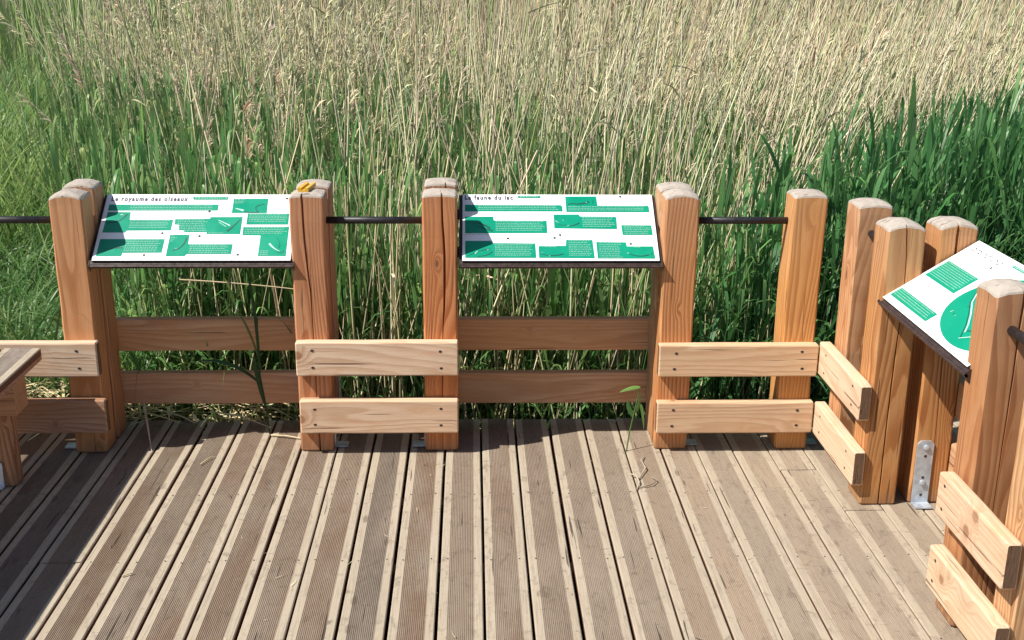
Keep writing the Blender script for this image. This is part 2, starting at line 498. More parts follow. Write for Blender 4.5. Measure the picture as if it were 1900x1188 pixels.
def board_mesh(L, H, T, rr, bev=0.006):
    """rounded-edge plank along local X, centred"""
    pr = []
    for sx, sy, a0 in ((1, -1, -90), (1, 1, 0), (-1, 1, 90), (-1, -1, 180)):
        for q in (0, 45, 90):
            a = math.radians(a0 + q)
            pr.append((sx * (T / 2 - bev) + bev * math.cos(a), sy * (H / 2 - bev) + bev * math.sin(a)))
    # profile in (y,z); order counter-clockwise seen from +X
    n = len(pr); v = []; f = []
    xs_ = [-L / 2, -L / 2 + 0.005] + list(np.linspace(-L / 2 + 0.05, L / 2 - 0.05, 6)) + [L / 2 - 0.005, L / 2]
    for k, x in enumerate(xs_):
        s = 1.0
        e = k in (0, len(xs_) - 1)
        dy, dz = (rr.uniform(-.0006, .0006), rr.uniform(-.0010, .0010)) if not e else (0, 0)
        for y, z in pr:
            yy = y * (1 - 0.010 / T) if e else y
            zz = z * (1 - 0.010 / H) if e else z
            v.append((x, yy + dy, zz + dz))
    for k in range(len(xs_) - 1):
        for i in range(n):
            j = (i + 1) % n
            f.append((k * n + i, k * n + j, (k + 1) * n + j, (k + 1) * n + i))
    f.append(tuple(range(n - 1, -1, -1))); f.append(tuple(range((len(xs_) - 1) * n, len(xs_) * n)))
    return mesh_py('board', v, f, fm=[0] * (len(f) - 2) + [1, 1])

def tube_mesh(L, r, n=14):
    v, f = [], []
    for x in (-L / 2, L / 2):
        for i in range(n):
            a = 2 * math.pi * i / n
            v.append((x, r * math.cos(a), r * math.sin(a)))
    for i in range(n):
        j = (i + 1) % n
        f.append((i, j, n + j, n + i))
    f.append(tuple(range(n - 1, -1, -1))); f.append(tuple(range(n, 2 * n)))
    me = mesh_py('handrail', v, f)
    for p_ in list(me.polygons)[:n]: p_.use_smooth = True
    return me

_sm = None
def screw_mesh():
    global _sm
    if _sm is None:
        n = 10; v = []; f = []
        rad = [(0.0062, 0.0006), (0.0050, 0.0012), (0.0030, 0.0005)]
        for r_, y in rad:
            for i in range(n):
                a = 2 * math.pi * i / n
                v.append((r_ * math.cos(a) * 1.15, -y, r_ * math.sin(a) * 0.85))
        for k in range(2):
            for i in range(n):
                j = (i + 1) % n; f.append((k * n + i, k * n + j, (k + 1) * n + j, (k + 1) * n + i))
        f.append(tuple(range(2 * n, 3 * n)))
        _sm = mesh_py('screw', v, f); _sm.materials.append(SCREW)
    return _sm

def anchor_mesh(hh=0.22, ww=0.055, foot=0.055):
    """L-shaped steel post anchor: plate in the XZ plane facing -Y, foot reaching to -Y, bolts on the plate"""
    t = 0.005; c = 0.012
    v, f = [], []
    out = [(-ww / 2, 0), (ww / 2, 0), (ww / 2, hh - c), (ww / 2 - c, hh), (-ww / 2 + c, hh), (-ww / 2, hh - c)]
    n = len(out)
    for y in (-t, 0):
        for x, z in out: v.append((x, y, z))
    f.append(tuple(range(n))); f.append(tuple(range(2 * n - 1, n - 1, -1)))
    for i in range(n):
        j = (i + 1) % n; f.append((i, n + i, n + j, j))
    b0 = len(v)
    vv, ff = boxv(-ww / 2 - 0.001, ww / 2 + 0.001, -foot, -t - 0.0005, 0.0015, 0.0065)
    v += vv; f += [tuple(q + b0 for q in fc) for fc in ff]
    return mesh_py('post_anchor', v, f)

def disc_mesh(r, th, n=12):
    v, f = [], []
    for y, rr_ in ((0, r), (-th, r * 0.92), (-th * 1.3, r * 0.45)):
        for i in range(n):
            a = 2 * math.pi * i / n; v.append((rr_ * math.cos(a), y, rr_ * math.sin(a)))
    for k in range(2):
        for i in range(n):
            j = (i + 1) % n; f.append((k * n + i, k * n + j, (k + 1) * n + j, (k + 1) * n + i))
    f.append(tuple(range(2 * n, 3 * n)))
    return mesh_py('bolt', v, f)
BOLT = disc_mesh(0.011, 0.006); BOLT.materials.append(STEEL)
HOLE = disc_mesh(0.0055, 0.0006); HOLE.materials.append(SCREW)

prng = random.Random(21)
ORANGE = (0.58, 0.265, 0.105)
REDDISH = (0.545, 0.245, 0.115)
TAN = (0.60, 0.37, 0.19)
YELL = (0.68, 0.36, 0.125)
PALE = (0.70, 0.485, 0.325)
PALEW = (0.72, 0.52, 0.36)
def rel(o, root): return (o[0] - root.location.x, o[1] - root.location.y, o[2] - root.location.z)
def deep(c): return (c[0] * 0.95, c[1] * 0.90, c[2] * 0.84)
def add_post(root, x, y, h=1.09, wd=0.134, dp=0.120, col=ORANGE, crack=None, dome=0.010, rotz=0.0, lean=(0, 0), bow=0.0, label=None):
    me = post_mesh(wd, dp, h, prng, crack, dome, lean, bow)
    o = mobj('post', me, [WZ, ENDG], root, rel((x, y, 0.003), root), (0, 0, rotz), deep(col))
    if label: o['label'] = label
    return o
def add_anchor(post, side, along=0.0, hh=0.22, ww=0.05, bolts=True, wd=0.134):
    """side: angle about Z of the face it sits on (0 = -Y face)"""
    d = wd / 2 + 0.0012
    a = side
    ox, oy = math.sin(a) * d + math.cos(a) * along, -math.cos(a) * d + math.sin(a) * along
    o = mobj('post_anchor', anchor_mesh(hh, ww), STEEL, post, (ox, oy, 0.0), (0, 0, a))
    if bolts:
        # bolts and holes belong to the anchor plate; kept in its own mesh object as one small joined part
        for zz, ms in ((0.90, BOLT), (0.76, HOLE), (0.42, HOLE), (0.34, BOLT), (0.14, HOLE)):
            bo = mobj('bolt' if ms is BOLT else 'bolt_hole', ms, STEEL if ms is BOLT else SCREW, post,
                      (ox + math.sin(a) * 0.0055 + math.cos(a) * 0.002, oy - math.cos(a) * 0.0055, zz * hh), (0, 0, a))
    return o
def add_board(root, x0, x1, yc, zc, H=0.143, T=0.045, col=PALE, screws=(), roty=0.0, rotz=0.0, name='rail_board', along='X'):
    L = abs(x1 - x0); xc = (x0 + x1) / 2
    loc = (xc, yc, zc) if along == 'X' else (yc, xc, zc)
    rz = rotz + (0 if along == 'X' else -math.pi / 2)
    me = board_mesh(L, H, T, prng)
    o = mobj(name, me, [WX, ENDB], root, rel(loc, root), (0, roty, rz), col)
    for sx in screws:
        for sz in (-0.034, 0.036):
            u = (sx - xc) if along == 'X' else -(sx - xc)
            s = mobj('screw', screw_mesh(), SCREW, o, (u + prng.uniform(-.004, .004), -T / 2, sz + prng.uniform(-.004, .004)))
    return o
def add_rail(root, a, b_, y, z=0.9625, along='X'):
    L = abs(b_ - a); c = (a + b_) / 2
    loc = (c, y, z) if along == 'X' else (y, c, z)
    return mobj('handrail', tube_mesh(L, 0.0142), BLACKRAIL, root, rel(loc, root), (0, 0, 0 if along == 'X' else math.pi / 2))

YF, YR = 4.491, 4.641          # centre lines of the front and rear posts
YB = 4.4075                    # centre of the boards nailed to the front
# --- left section
s1 = thing('timber_railing', 'left railing section with half shaded boards beside the bench', 'railing', (-1.85, 4.5, 0))
pa = add_post(s1, -1.600, YF, 1.083, 0.128, 0.122, (0.60, 0.31, 0.145), None, 0.017)
add_anchor(pa, math.radians(-90), 0.0, 0.2, 0.05, False)
add_post(s1, -1.598, YR, 1.094, 0.128, 0.122, (0.50, 0.27, 0.14), None, 0.016)
add_post(s1, -2.17, YF, 1.083, col=ORANGE)
add_post(s1, -2.17, YR, 1.09, col=ORANGE)
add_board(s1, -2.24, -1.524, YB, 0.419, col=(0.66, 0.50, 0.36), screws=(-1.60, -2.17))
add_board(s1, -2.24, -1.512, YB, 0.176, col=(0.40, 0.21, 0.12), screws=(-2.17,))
add_rail(s1, -2.17, -1.600, 4.50)
# --- centre section
s2 = thing('timber_railing', 'centre railing section of two pale boards between the two front signs', 'railing', (-0.42, 4.5, 0))
crB = dict(t=[0, .1, .3, .5, .62, .8, 1], x=[.012, .010, .005, .005, .002, -.012, -.018], w=[0.0042, 0.0030, 0.0018, 0.0022, 0.0030, 0.0042, 0.0049])
pb = add_post(s2, -0.678, YF, 1.083, 0.134, 0.122, (0.54, 0.255, 0.125), crB, 0.006, label='post with a long drying crack under the yellow clip')
add_anchor(pb, math.radians(90), 0.0, 0.2, 0.05, False)
pb2 = add_post(s2, -0.672, YR, 1.093, 0.134, 0.122, (0.44, 0.26, 0.16), None, 0.008)
add_anchor(pb2, math.radians(90), 0.0, 0.30, 0.05, True)
crC = dict(t=[0, .15, .3, .45, .6, .75, .88, 1], x=[.004, .006, .004, .008, .017, .020, .012, .010], w=[0.0016, 0.0018, 0.0022, 0.0016, 0.0056, 0.0064, 0.0053, 0.0049])
pc = add_post(s2, -0.1635, YF, 1.086, 0.136, 0.122, (0.60, 0.245, 0.09), crC, 0.006, label='reddish post split by a deep drying crack')
add_anchor(pc, math.radians(-90), 0.0, 0.2, 0.05, False)
pc2 = add_post(s2, -0.1625, YR, 1.101, 0.132, 0.122, (0.52, 0.28, 0.14), dict(t=[0, .8, 1], x=[.02, .02, .022], w=[0.0009, 0.0009, 0.0038]), 0.006)
add_anchor(pc2, math.radians(-90), 0.0, 0.30, 0.05, True)
add_board(s2, -0.742, -0.093, YB, 0.418, col=PALEW, screws=(-0.672, -0.163))
add_board(s2, -0.736, -0.094, YB, 0.169, col=PALE, screws=(-0.672, -0.163))
add_rail(s2, -0.678, -0.1635, 4.50)
# --- right front section
s3 = thing('timber_railing', 'right front railing section of two boards meeting the corner', 'railing', (1.04, 4.5, 0))
pd = add_post(s3, 0.789, YF, 1.087, 0.134, 0.122, (0.60, 0.29, 0.115), None, 0.016, label='post with a flame shaped grain figure and knots')
add_anchor(pd, math.radians(90), 0.0, 0.2, 0.05, False)
add_post(s3, 0.790, YR, 1.085, 0.138, 0.122, (0.56, 0.36, 0.20), None, 0.010)
pe = add_post(s3, 1.295, YF, 1.086, 0.134, 0.134, YELL, None, 0.007, bow=-0.006)
add_anchor(pe, math.radians(90), 0.0, 0.2, 0.05, False)
add_board(s3, 0.717, 1.366, YB, 0.406, col=(0.67, 0.455, 0.275), screws=(0.785, 1.30), H=0.136)
add_board(s3, 0.719, 1.366, YB, 0.158, col=(0.64, 0.43, 0.265), screws=(0.785, 1.30), H=0.136)
add_rail(s3, 0.789, 1.295, 4.50)
# --- right side section behind the third sign
s4 = thing('timber_railing', 'short side railing between the corner and the tilted sign', 'railing', (1.49, 4.1, 0))
pf = add_post(s4, 1.500, 4.34, 1.080, 0.134, 0.140, (0.58, 0.33, 0.17), None, 0.010)
crG = dict(t=[0, .25, .5, .75, .9, 1], x=[.004, .002, .004, .012, .006, -.004], w=[0.0038, 0.0034, 0.0038, 0.0022, 0.0030, 0.0038])
pg = add_post(s4, 1.486, 3.972, 1.084, 0.136, 0.142, (0.53, 0.270, 0.100), crG, 0.018, label='nearest corner post with knot and crack beside the sign')
crH = dict(t=[0, .3, .6, .85, 1], x=[.006, .004, -.006, -.006, -.004], w=[0.0012, 0.0018, 0.0042, 0.0060, 0.0064])
ph = add_post(s4, 1.677, 3.985, 1.085, 0.138, 0.140, (0.54, 0.265, 0.095), crH, 0.016)
an = add_anchor(ph, 0.0, -0.028, 0.255, 0.062, True, 0.140)
BX = 1.394
add_board(s4, 3.886, 4.402, BX, 0.417, along='Y', col=PALEW, screws=(3.97, 4.31), H=0.136)
add_board(s4, 3.884, 4.400, BX, 0.158, along='Y', col=(0.68, 0.51, 0.35), screws=(3.97, 4.31), H=0.136)
add_rail(s4, 3.972, 4.34, 1.49, along='Y')
# --- near right section
s5 = thing('timber_railing', 'nearest railing section at the lower right of the deck', 'railing', (1.49, 2.95, 0))
crI = dict(t=[0, .5, .8, 1], x=[.012, .010, .012, .012], w=[0.0012, 0.0018, 0.0034, 0.0049])
pi_ = add_post(s5, 1.500, 3.131, 1.086, 0.136, 0.134, (0.46, 0.23, 0.105), crI, 0.016, label='dark knotty post in front of the tilted sign')
add_post(s5, 1.677, 3.131, 1.088, col=ORANGE)
pj = add_post(s5, 1.488, 2.755, 1.085, col=(0.58, 0.37, 0.20))
add_post(s5, 1.677, 2.755, 1.085, col=ORANGE)
add_anchor(pj, math.radians(180), 0.0, 0.2, 0.05, True)
add_board(s5, 2.688, 3.146, BX, 0.423, along='Y', col=PALE, screws=(3.10,), H=0.138)
add_board(s5, 2.684, 3.150, BX, 0.176, along='Y', col=(0.68, 0.50, 0.33), screws=(3.10,), H=0.138)
add_rail(s5, 2.755, 3.131, 1.49, along='Y')

# --- boards across the back of the sign bays
def cross(x0, x1, yc, zc, col, label, along='X'):
    L = abs(x1 - x0); xc = (x0 + x1) / 2
    loc = (xc, yc, zc) if along == 'X' else (yc, xc, zc)
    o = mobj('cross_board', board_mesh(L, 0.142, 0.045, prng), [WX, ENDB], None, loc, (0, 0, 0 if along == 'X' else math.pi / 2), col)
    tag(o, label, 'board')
    return o
BY = 4.7285
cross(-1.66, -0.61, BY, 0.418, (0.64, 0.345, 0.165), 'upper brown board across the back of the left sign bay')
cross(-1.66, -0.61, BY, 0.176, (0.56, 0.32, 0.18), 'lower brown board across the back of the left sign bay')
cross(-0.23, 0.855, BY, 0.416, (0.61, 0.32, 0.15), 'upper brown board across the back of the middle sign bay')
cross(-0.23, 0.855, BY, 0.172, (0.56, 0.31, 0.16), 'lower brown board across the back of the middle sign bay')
cross(3.06, 4.06, 1.7705, 0.416, (0.50, 0.27, 0.13), 'upper board glimpsed behind the tilted sign between right posts', 'Y')
cross(3.06, 4.06, 1.7705, 0.172, (0.50, 0.27, 0.13), 'lower board glimpsed behind the tilted sign between right posts', 'Y')

# ------------------------------------------------------------------ information signs
def poly_mesh(name, pts, z, th=0.0006):
    n = len(pts)
    v = [(x, y, z) for x, y in pts] + [(x, y, z - th) for x, y in pts]
    f = [tuple(range(n))] + [(i, n + i, n + (i + 1) % n, (i + 1) % n) for i in range(n)]
    ar = sum(pts[i][0] * pts[(i + 1) % n][1] - pts[(i + 1) % n][0] * pts[i][1] for i in range(n))
    if ar < 0: f = [tuple(reversed(q)) for q in f]
    return mesh_py(name, v, f)
def in_poly(x, y, pts):
    c = False; n = len(pts)
    for i in range(n):
        x1, y1 = pts[i]; x2, y2 = pts[(i + 1) % n]
        if (y1 > y) != (y2 > y) and x < (x2 - x1) * (y - y1) / (y2 - y1) + x1: c = not c
    return c
class Ink:
    """small flat marks of print gathered into one mesh"""
    def __init__(self): self.v = []; self.f = []
    def quad(self, x0, y0, x1, y1, z):
        b0 = len(self.v); self.v += [(x0, y0, z), (x1, y0, z), (x1, y1, z), (x0, y1, z)]; self.f.append((b0, b0 + 1, b0 + 2, b0 + 3))
    def stroke(self, pts, w0, w1, z):
        n = len(pts); b0 = len(self.v)
        for i, (x, y) in enumerate(pts):
            a = pts[max(0, i - 1)]; c = pts[min(n - 1, i + 1)]
            dx, dy = c[0] - a[0], c[1] - a[1]; l = math.hypot(dx, dy) or 1
            t = i / (n - 1); ww = (w0 * (1 - t) + w1 * t) / 2
            self.v += [(x - dy / l * ww, y + dx / l * ww, z), (x + dy / l * ww, y - dx / l * ww, z)]
        for i in range(n - 1):
            self.f.append((b0 + 2 * i + 1, b0 + 2 * i + 3, b0 + 2 * i + 2, b0 + 2 * i))
    def obj(self, name, mat, parent):
        if not self.f: return None
        o = mobj(name, mesh_py(name, self.v, self.f), mat, parent); o['kind'] = 'stuff'; return o

def text_mesh(s, size, spacing=1.0, bold=0.0):
    cu = bpy.data.curves.new('title', 'FONT')
    cu.body = s; cu.size = size; cu.space_character = spacing; cu.offset = bold
    cu.resolution_u = 3
    ob = bpy.data.objects.new('tmp_title', cu); C.objects.link(ob)
    dg = bpy.context.evaluated_depsgraph_get()
    me = bpy.data.meshes.new_from_object(ob.evaluated_get(dg))
    bpy.data.objects.remove(ob); bpy.data.curves.remove(cu)
    me.name = 'title'; me.materials.clear()
    return me

ZG, ZW = 0.0010, 0.0018      # heights of the green print and of the marks on it above the panel face
def make_sign(loc, rotz, slope, W, V, label, blocks, pill, title, drawings, screws, ellipse=None):
    root = thing('information_sign', label, 'sign', loc)
    root.rotation_euler = (Matrix.Rotation(rotz, 4, 'Z') @ Matrix.Rotation(slope, 4, 'X')).to_euler()
    srng = random.Random(hash(label) % 1000 if False else int(W * 1e4) + len(blocks))
    # panel: white face with black edge
    t = 0.010
    v, f = boxv(0, W, 0, V, -t, 0)
    me = mesh_py('panel', v, f, fm=[1, 0, 1, 1, 1, 1])
    mobj('panel', me, [PANELW, PANELE], root)
    # tray under it, with a lip along the lower edge
    bx = [(-0.011, W + 0.011, -0.012, V + 0.006, -0.020, -t - 0.001), (-0.013, W + 0.013, -0.021, -0.0125, -0.023, -0.0125),
          (-0.013, -0.0105, -0.021, V + 0.006, -0.044, -0.0085), (W + 0.0105, W + 0.013, -0.021, V + 0.006, -0.044, -0.0085)]
    vv, ff = [], []
    for b_ in bx:
        a_, c_ = boxv(*b_); o0 = len(vv); vv += a_; ff += [tuple(q + o0 for q in fc) for fc in c_]
    mobj('frame', mesh_py('frame', vv, ff), BROWN, root)
    # fixing lugs that reach the posts
    for sx, xx in ((-1, -0.0135), (1, W + 0.0135)):
        for yy in (0.07, V - 0.08):
            x0, x1 = (xx - 0.016, xx) if sx < 0 else (xx, xx + 0.016)
            v, f = boxv(x0, x1, yy - 0.02, yy + 0.02, -0.042, -0.024)
            mobj('fixing_lug', mesh_py('fixing_lug', v, f), BROWN, root)
    fine = Ink(); grey = Ink(); drk = Ink(); wht = Ink()
    for pts, lines in blocks:
        mobj('green_block', poly_mesh('green_block', pts, ZG), GREEN, root)
        xs_ = [q[0] for q in pts]; ys_ = [q[1] for q in pts]
        for (lx0, lx1, ly0, ly1) in lines:
            y = ly1 - 0.0045
            while y > ly0 + 0.002:
                x = lx0 + 0.004; end = lx1 - 0.003 - srng.random() * 0.02
                while x < end:
                    wl = srng.uniform(0.003, 0.011)
                    if in_poly(x, y, pts) and in_poly(min(x + wl, end), y + 0.003, pts):
                        fine.quad(x, y, min(x + wl, end), y + 0.0019, ZW)
                    x += wl + srng.uniform(0.0022, 0.004)
                y -= 0.0092
    # pale lines of text on the white ground
    used = [b_[0] for b_ in blocks]
    y = V - 0.045
    while y > 0.02:
        x = 0.012; 
        run = srng.random() < 0.55
        if run:
            x0 = srng.choice([0.012, 0.012, W * 0.45, W * 0.3]); x1 = x0 + srng.uniform(0.15, 0.40)
            x = x0
            while x < min(x1, W - 0.02):
                wl = srng.uniform(0.004, 0.012)
                if not any(in_poly(x + d, y + e, q) for q in used for d in (-0.006, wl + 0.006) for e in (-0.005, 0.007)) and (ellipse is None or ((x - ellipse[0]) / (ellipse[2] + .015)) ** 2 + ((y - ellipse[1]) / (ellipse[3] + .015)) ** 2 > 1):
                    grey.quad(x, y, x + wl, y + 0.0018, ZG)
                x += wl + 0.003
        y -= 0.0095
    if ellipse:
        ex, ey, rx, ry = ellipse
        pts = [(ex + rx * math.cos(a) * (1 + .04 * math.sin(2 * a)), ey + ry * math.sin(a) * (1 + .03 * math.cos(a))) for a in [2 * math.pi * i / 48 for i in range(48)]]
        pts = [(min(x, W - 0.012), y) for x, y in pts]
        mobj('green_block', poly_mesh('green_block', pts, ZG), GREEN, root)
    pp = pill
    mobj('green_block', poly_mesh('green_block', pp, ZG), GREEN, root)
    px0 = min(q[0] for q in pp); px1 = max(q[0] for q in pp); py = sum(q[1] for q in pp) / len(pp)
    x = px0 + 0.008
    while x < px1 - 0.012:
        wl = srng.uniform(0.004, 0.010); fine.quad(x, py - 0.0018, x + wl, py + 0.0018, ZW); x += wl + 0.003
    for kind, pts, w0, w1 in drawings:
        {'d': drk, 'w': wht}[kind].stroke(pts, w0, w1, ZW if kind == 'd' else ZW + 0.0005)
    fine.obj('fine_print', WHITEP, root); grey.obj('pale_print', GREYP, root)
    drk.obj('dark_drawing', GREEND, root); wht.obj('white_drawing', WHITEP, root)
    if title:
        s, x0, y0, wdt, hgt = title
        me = text_mesh(s, 0.03, 1.3, 0.0011)
        co = np.array([q.co for q in me.vertices]); mn, mx = co.min(0), co.max(0)
        capi = hgt / 0.0218
        sx_ = wdt / (mx[0] - mn[0])
        for q in me.vertices:
            q.co = ((q.co.x - mn[0]) * sx_ + x0, q.co.y * capi + y0, ZG)
        mobj('title', me, INK, root)
    for (x, y) in screws:
        mobj('screw', HOLE, SCREW, root, (x, y, 0.0004), (-math.pi / 2, 0, 0))
    return root

def bez(p0, p1, p2, n=9):
    return [((1 - t) ** 2 * p0[0] + 2 * t * (1 - t) * p1[0] + t * t * p2[0], (1 - t) ** 2 * p0[1] + 2 * t * (1 - t) * p1[1] + t * t * p2[1]) for t in [i / (n - 1) for i in range(n)]]
SL = math.atan2(0.6, 0.8)
pill1 = [(0.348,0.330),(0.352,0.332),(0.486,0.332),(0.490,0.329),(0.490,0.319),(0.486,0.316),(0.352,0.316),(0.348,0.319)]
B1 = ([(0.017,0.289),(0.455,0.290),(0.455,0.258),(0.017,0.257)], [(0.10,0.44,0.260,0.285)])
B2 = ([(0.018,0.249),(0.109,0.249),(0.111,0.209),(0.284,0.209),(0.283,0.153),(0.109,0.152),(0.105,0.142),(0.016,0.142)], [(0.112,0.281,0.155,0.207)])
B3 = ([(0.292,0.212),(0.430,0.214),(0.432,0.223),(0.559,0.224),(0.559,0.134),(0.427,0.133),(0.426,0.144),(0.338,0.144),(0.334,0.153),(0.314,0.154),(0.312,0.183),(0.294,0.184)], [(0.30,0.43,0.146,0.210),(0.43,0.50,0.134,0.142)])
B4 = ([(0.513,0.322),(0.652,0.322),(0.653,0.245),(0.513,0.245)], [(0.515,0.565,0.29,0.32)])
B5 = ([(0.578,0.242),(0.744,0.242),(0.745,0.184),(0.578,0.184)], [(0.582,0.742,0.188,0.240)])
B6 = ([(0.568,0.171),(0.750,0.172),(0.750,0.021),(0.641,0.022),(0.641,0.127),(0.569,0.128)], [(0.572,0.748,0.130,0.169),(0.644,0.69,0.024,0.05)])
B7 = ([(0.284,0.131),(0.360,0.131),(0.361,0.082),(0.536,0.082),(0.535,0.032),(0.363,0.032),(0.355,0.021),(0.283,0.021)], [(0.366,0.53,0.035,0.080),(0.286,0.32,0.09,0.128)])
B8 = ([(0.014,0.108),(0.266,0.108),(0.264,0.039),(0.112,0.038),(0.110,0.021),(0.013,0.021)], [(0.112,0.262,0.042,0.106)])
dr1 = [('d', bez((0.03,0.196),(0.075,0.188),(0.098,0.238)), 0.003, 0.006), ('d', [(0.024,0.192),(0.045,0.197),(0.058,0.193)], 0.002, 0.004), ('w', [(0.072,0.232),(0.077,0.235),(0.083,0.232)], 0.005, 0.003),
       ('w', [(0.526,0.268),(0.545,0.262),(0.56,0.256)], 0.004, 0.010), ('d', bez((0.565,0.252),(0.60,0.244),(0.62,0.250)), 0.003, 0.004), ('d', bez((0.62,0.250),(0.585,0.282),(0.640,0.292)), 0.004, 0.003),
       ('w', [(0.465,0.206),(0.50,0.186),(0.515,0.176)], 0.003, 0.007), ('w', [(0.468,0.196),(0.49,0.178),(0.50,0.172)], 0.002, 0.003), ('d', [(0.505,0.148),(0.525,0.170),(0.552,0.210)], 0.010, 0.002),
       ('d', bez((0.305,0.050),(0.345,0.055),(0.352,0.115)), 0.003, 0.005), ('w', [(0.314,0.058),(0.322,0.060)], 0.002, 0.002),
       ('w', bez((0.68,0.085),(0.70,0.055),(0.725,0.045)), 0.009, 0.002), ('d', bez((0.70,0.12),(0.728,0.09),(0.72,0.060)), 0.001, 0.002), ('d', [(0.715,0.042),(0.73,0.036),(0.742,0.048)], 0.003, 0.002),
       ('d', bez((0.03,0.035),(0.07,0.07),(0.11,0.062)), 0.002, 0.006)]
make_sign((-1.519, 4.422, 0.818), 0, SL, 0.770, 0.345, 'left tilted sign headed Le royaume des oiseaux above the brown cross boards',
          [B1, B2, B3, B4, B5, B6, B7, B8], pill1, ('Le royaume des oiseaux', 0.021, 0.309, 0.307, 0.0235), dr1,
          [(0.728,0.323),(0.423,0.253),(0.252,0.139),(0.400,0.123),(0.198,0.027),(0.562,0.029)])
pill2 = [(0.227,0.340),(0.231,0.342),(0.316,0.342),(0.320,0.340),(0.320,0.331),(0.316,0.329),(0.231,0.329),(0.227,0.331)]
A1 = ([(0.010,0.292),(0.401,0.291),(0.407,0.285),(0.408,0.257),(0.010,0.257)], [(0.06,0.402,0.259,0.289)])
A2 = ([(0.422,0.338),(0.550,0.339),(0.552,0.289),(0.760,0.288),(0.763,0.282),(0.763,0.253),(0.423,0.254)], [(0.428,0.758,0.256,0.286)])
A3 = ([(0.010,0.228),(0.124,0.229),(0.126,0.208),(0.340,0.207),(0.341,0.142),(0.011,0.141)], [(0.13,0.336,0.145,0.205)])
A4 = ([(0.370,0.240),(0.471,0.241),(0.479,0.230),(0.622,0.229),(0.625,0.222),(0.624,0.163),(0.370,0.167)], [(0.482,0.62,0.168,0.226)])
A5 = ([(0.642,0.184),(0.764,0.183),(0.766,0.132),(0.644,0.132)], [(0.648,0.762,0.135,0.181)])
A6 = ([(0.011,0.101),(0.114,0.101),(0.120,0.090),(0.290,0.088),(0.292,0.014),(0.011,0.014)], [(0.125,0.285,0.018,0.086)])
A7 = ([(0.303,0.074),(0.412,0.076),(0.415,0.107),(0.520,0.106),(0.524,0.012),(0.303,0.014)], [(0.42,0.52,0.015,0.104),(0.325,0.39,0.066,0.074)])
A8 = ([(0.535,0.096),(0.654,0.094),(0.656,0.073),(0.761,0.073),(0.765,0.010),(0.536,0.011)], [(0.54,0.64,0.013,0.094),(0.68,0.73,0.065,0.072)])
dr2 = [('d', [(0.432,0.296),(0.45,0.299),(0.47,0.296),(0.49,0.300),(0.51,0.303),(0.518,0.311)], 0.004, 0.008), ('d', [(0.533,0.300),(0.536,0.318)], 0.002, 0.002), ('w', [(0.505,0.304),(0.51,0.305)], 0.003, 0.002),
       ('d', bez((0.03,0.195),(0.08,0.20),(0.11,0.165)), 0.003, 0.010), ('d', bez((0.05,0.182),(0.07,0.172),(0.12,0.152)), 0.002, 0.006), ('d', [(0.108,0.162),(0.120,0.150),(0.122,0.163)], 0.003, 0.002),
       ('d', bez((0.425,0.178),(0.45,0.178),(0.472,0.195)), 0.003, 0.006), ('w', [(0.376,0.206),(0.384,0.199),(0.39,0.195)], 0.003, 0.001), ('d', bez((0.388,0.186),(0.40,0.182),(0.42,0.185)), 0.002, 0.002), ('w', [(0.405,0.212),(0.41,0.206)], 0.002, 0.001), ('w', [(0.424,0.178),(0.43,0.180)], 0.003, 0.002),
       ('d', bez((0.06,0.022),(0.10,0.022),(0.118,0.045)), 0.003, 0.004), ('w', [(0.05,0.034),(0.056,0.044),(0.062,0.046)], 0.004, 0.003), ('w', [(0.098,0.052),(0.106,0.058)], 0.003, 0.001), ('d', bez((0.02,0.022),(0.06,0.05),(0.11,0.06)), 0.001, 0.004),
       ('d', bez((0.312,0.036),(0.35,0.015),(0.40,0.034)), 0.002, 0.005), ('w', [(0.342,0.024),(0.348,0.022)], 0.003, 0.002), ('w', [(0.314,0.041),(0.32,0.038)], 0.002, 0.001),
       ('d', bez((0.66,0.036),(0.70,0.012),(0.742,0.030)), 0.003, 0.005), ('w', [(0.655,0.038),(0.662,0.036)], 0.004, 0.002), ('d', [(0.752,0.028),(0.755,0.042)], 0.003, 0.001)]
make_sign((-0.075, 4.42, 0.817), 0, SL, 0.781, 0.349, 'middle tilted sign headed La faune du lac right of the reddish cracked post',
          [A1, A2, A3, A4, A5, A6, A7, A8], pill2, ('La faune du lac', 0.009, 0.321, 0.197, 0.0235), dr2,
          [(0.650,0.338),(0.392,0.132),(0.182,0.114),(0.369,0.117),(0.673,0.086)])
T1 = ([(0.020,0.256),(0.267,0.257),(0.266,0.164),(0.019,0.162)], [(0.022,0.262,0.172,0.254)])
T2 = ([(0.017,0.072),(0.342,0.073),(0.342,0.028),(0.016,0.025)], [(0.02,0.335,0.028,0.070)])
pill3 = [(0.312,0.366),(0.420,0.366),(0.420,0.356),(0.312,0.356)]
dr3 = [('w', [(0.322,0.262),(0.326,0.245),(0.331,0.235),(0.353,0.214),(0.393,0.176),(0.460,0.141),(0.514,0.107),(0.547,0.080)], 0.006, 0.006), ('w', [(0.559,0.052),(0.602,0.087),(0.66,0.13)], 0.004, 0.005),
       ('d', [(0.345,0.214),(0.386,0.172),(0.455,0.135),(0.510,0.100),(0.545,0.070),(0.560,0.058)], 0.003, 0.004), ('d', [(0.545,0.088),(0.57,0.102),(0.60,0.11)], 0.006, 0.002),
       ('w', [(0.375,0.105),(0.378,0.116)], 0.004, 0.003), ('d', [(0.395,0.107),(0.402,0.109)], 0.004, 0.003), ('w', [(0.412,0.104),(0.416,0.107)], 0.003, 0.003),
       ('d', [(0.40,0.155),(0.42,0.160),(0.43,0.155)], 0.002, 0.003)]
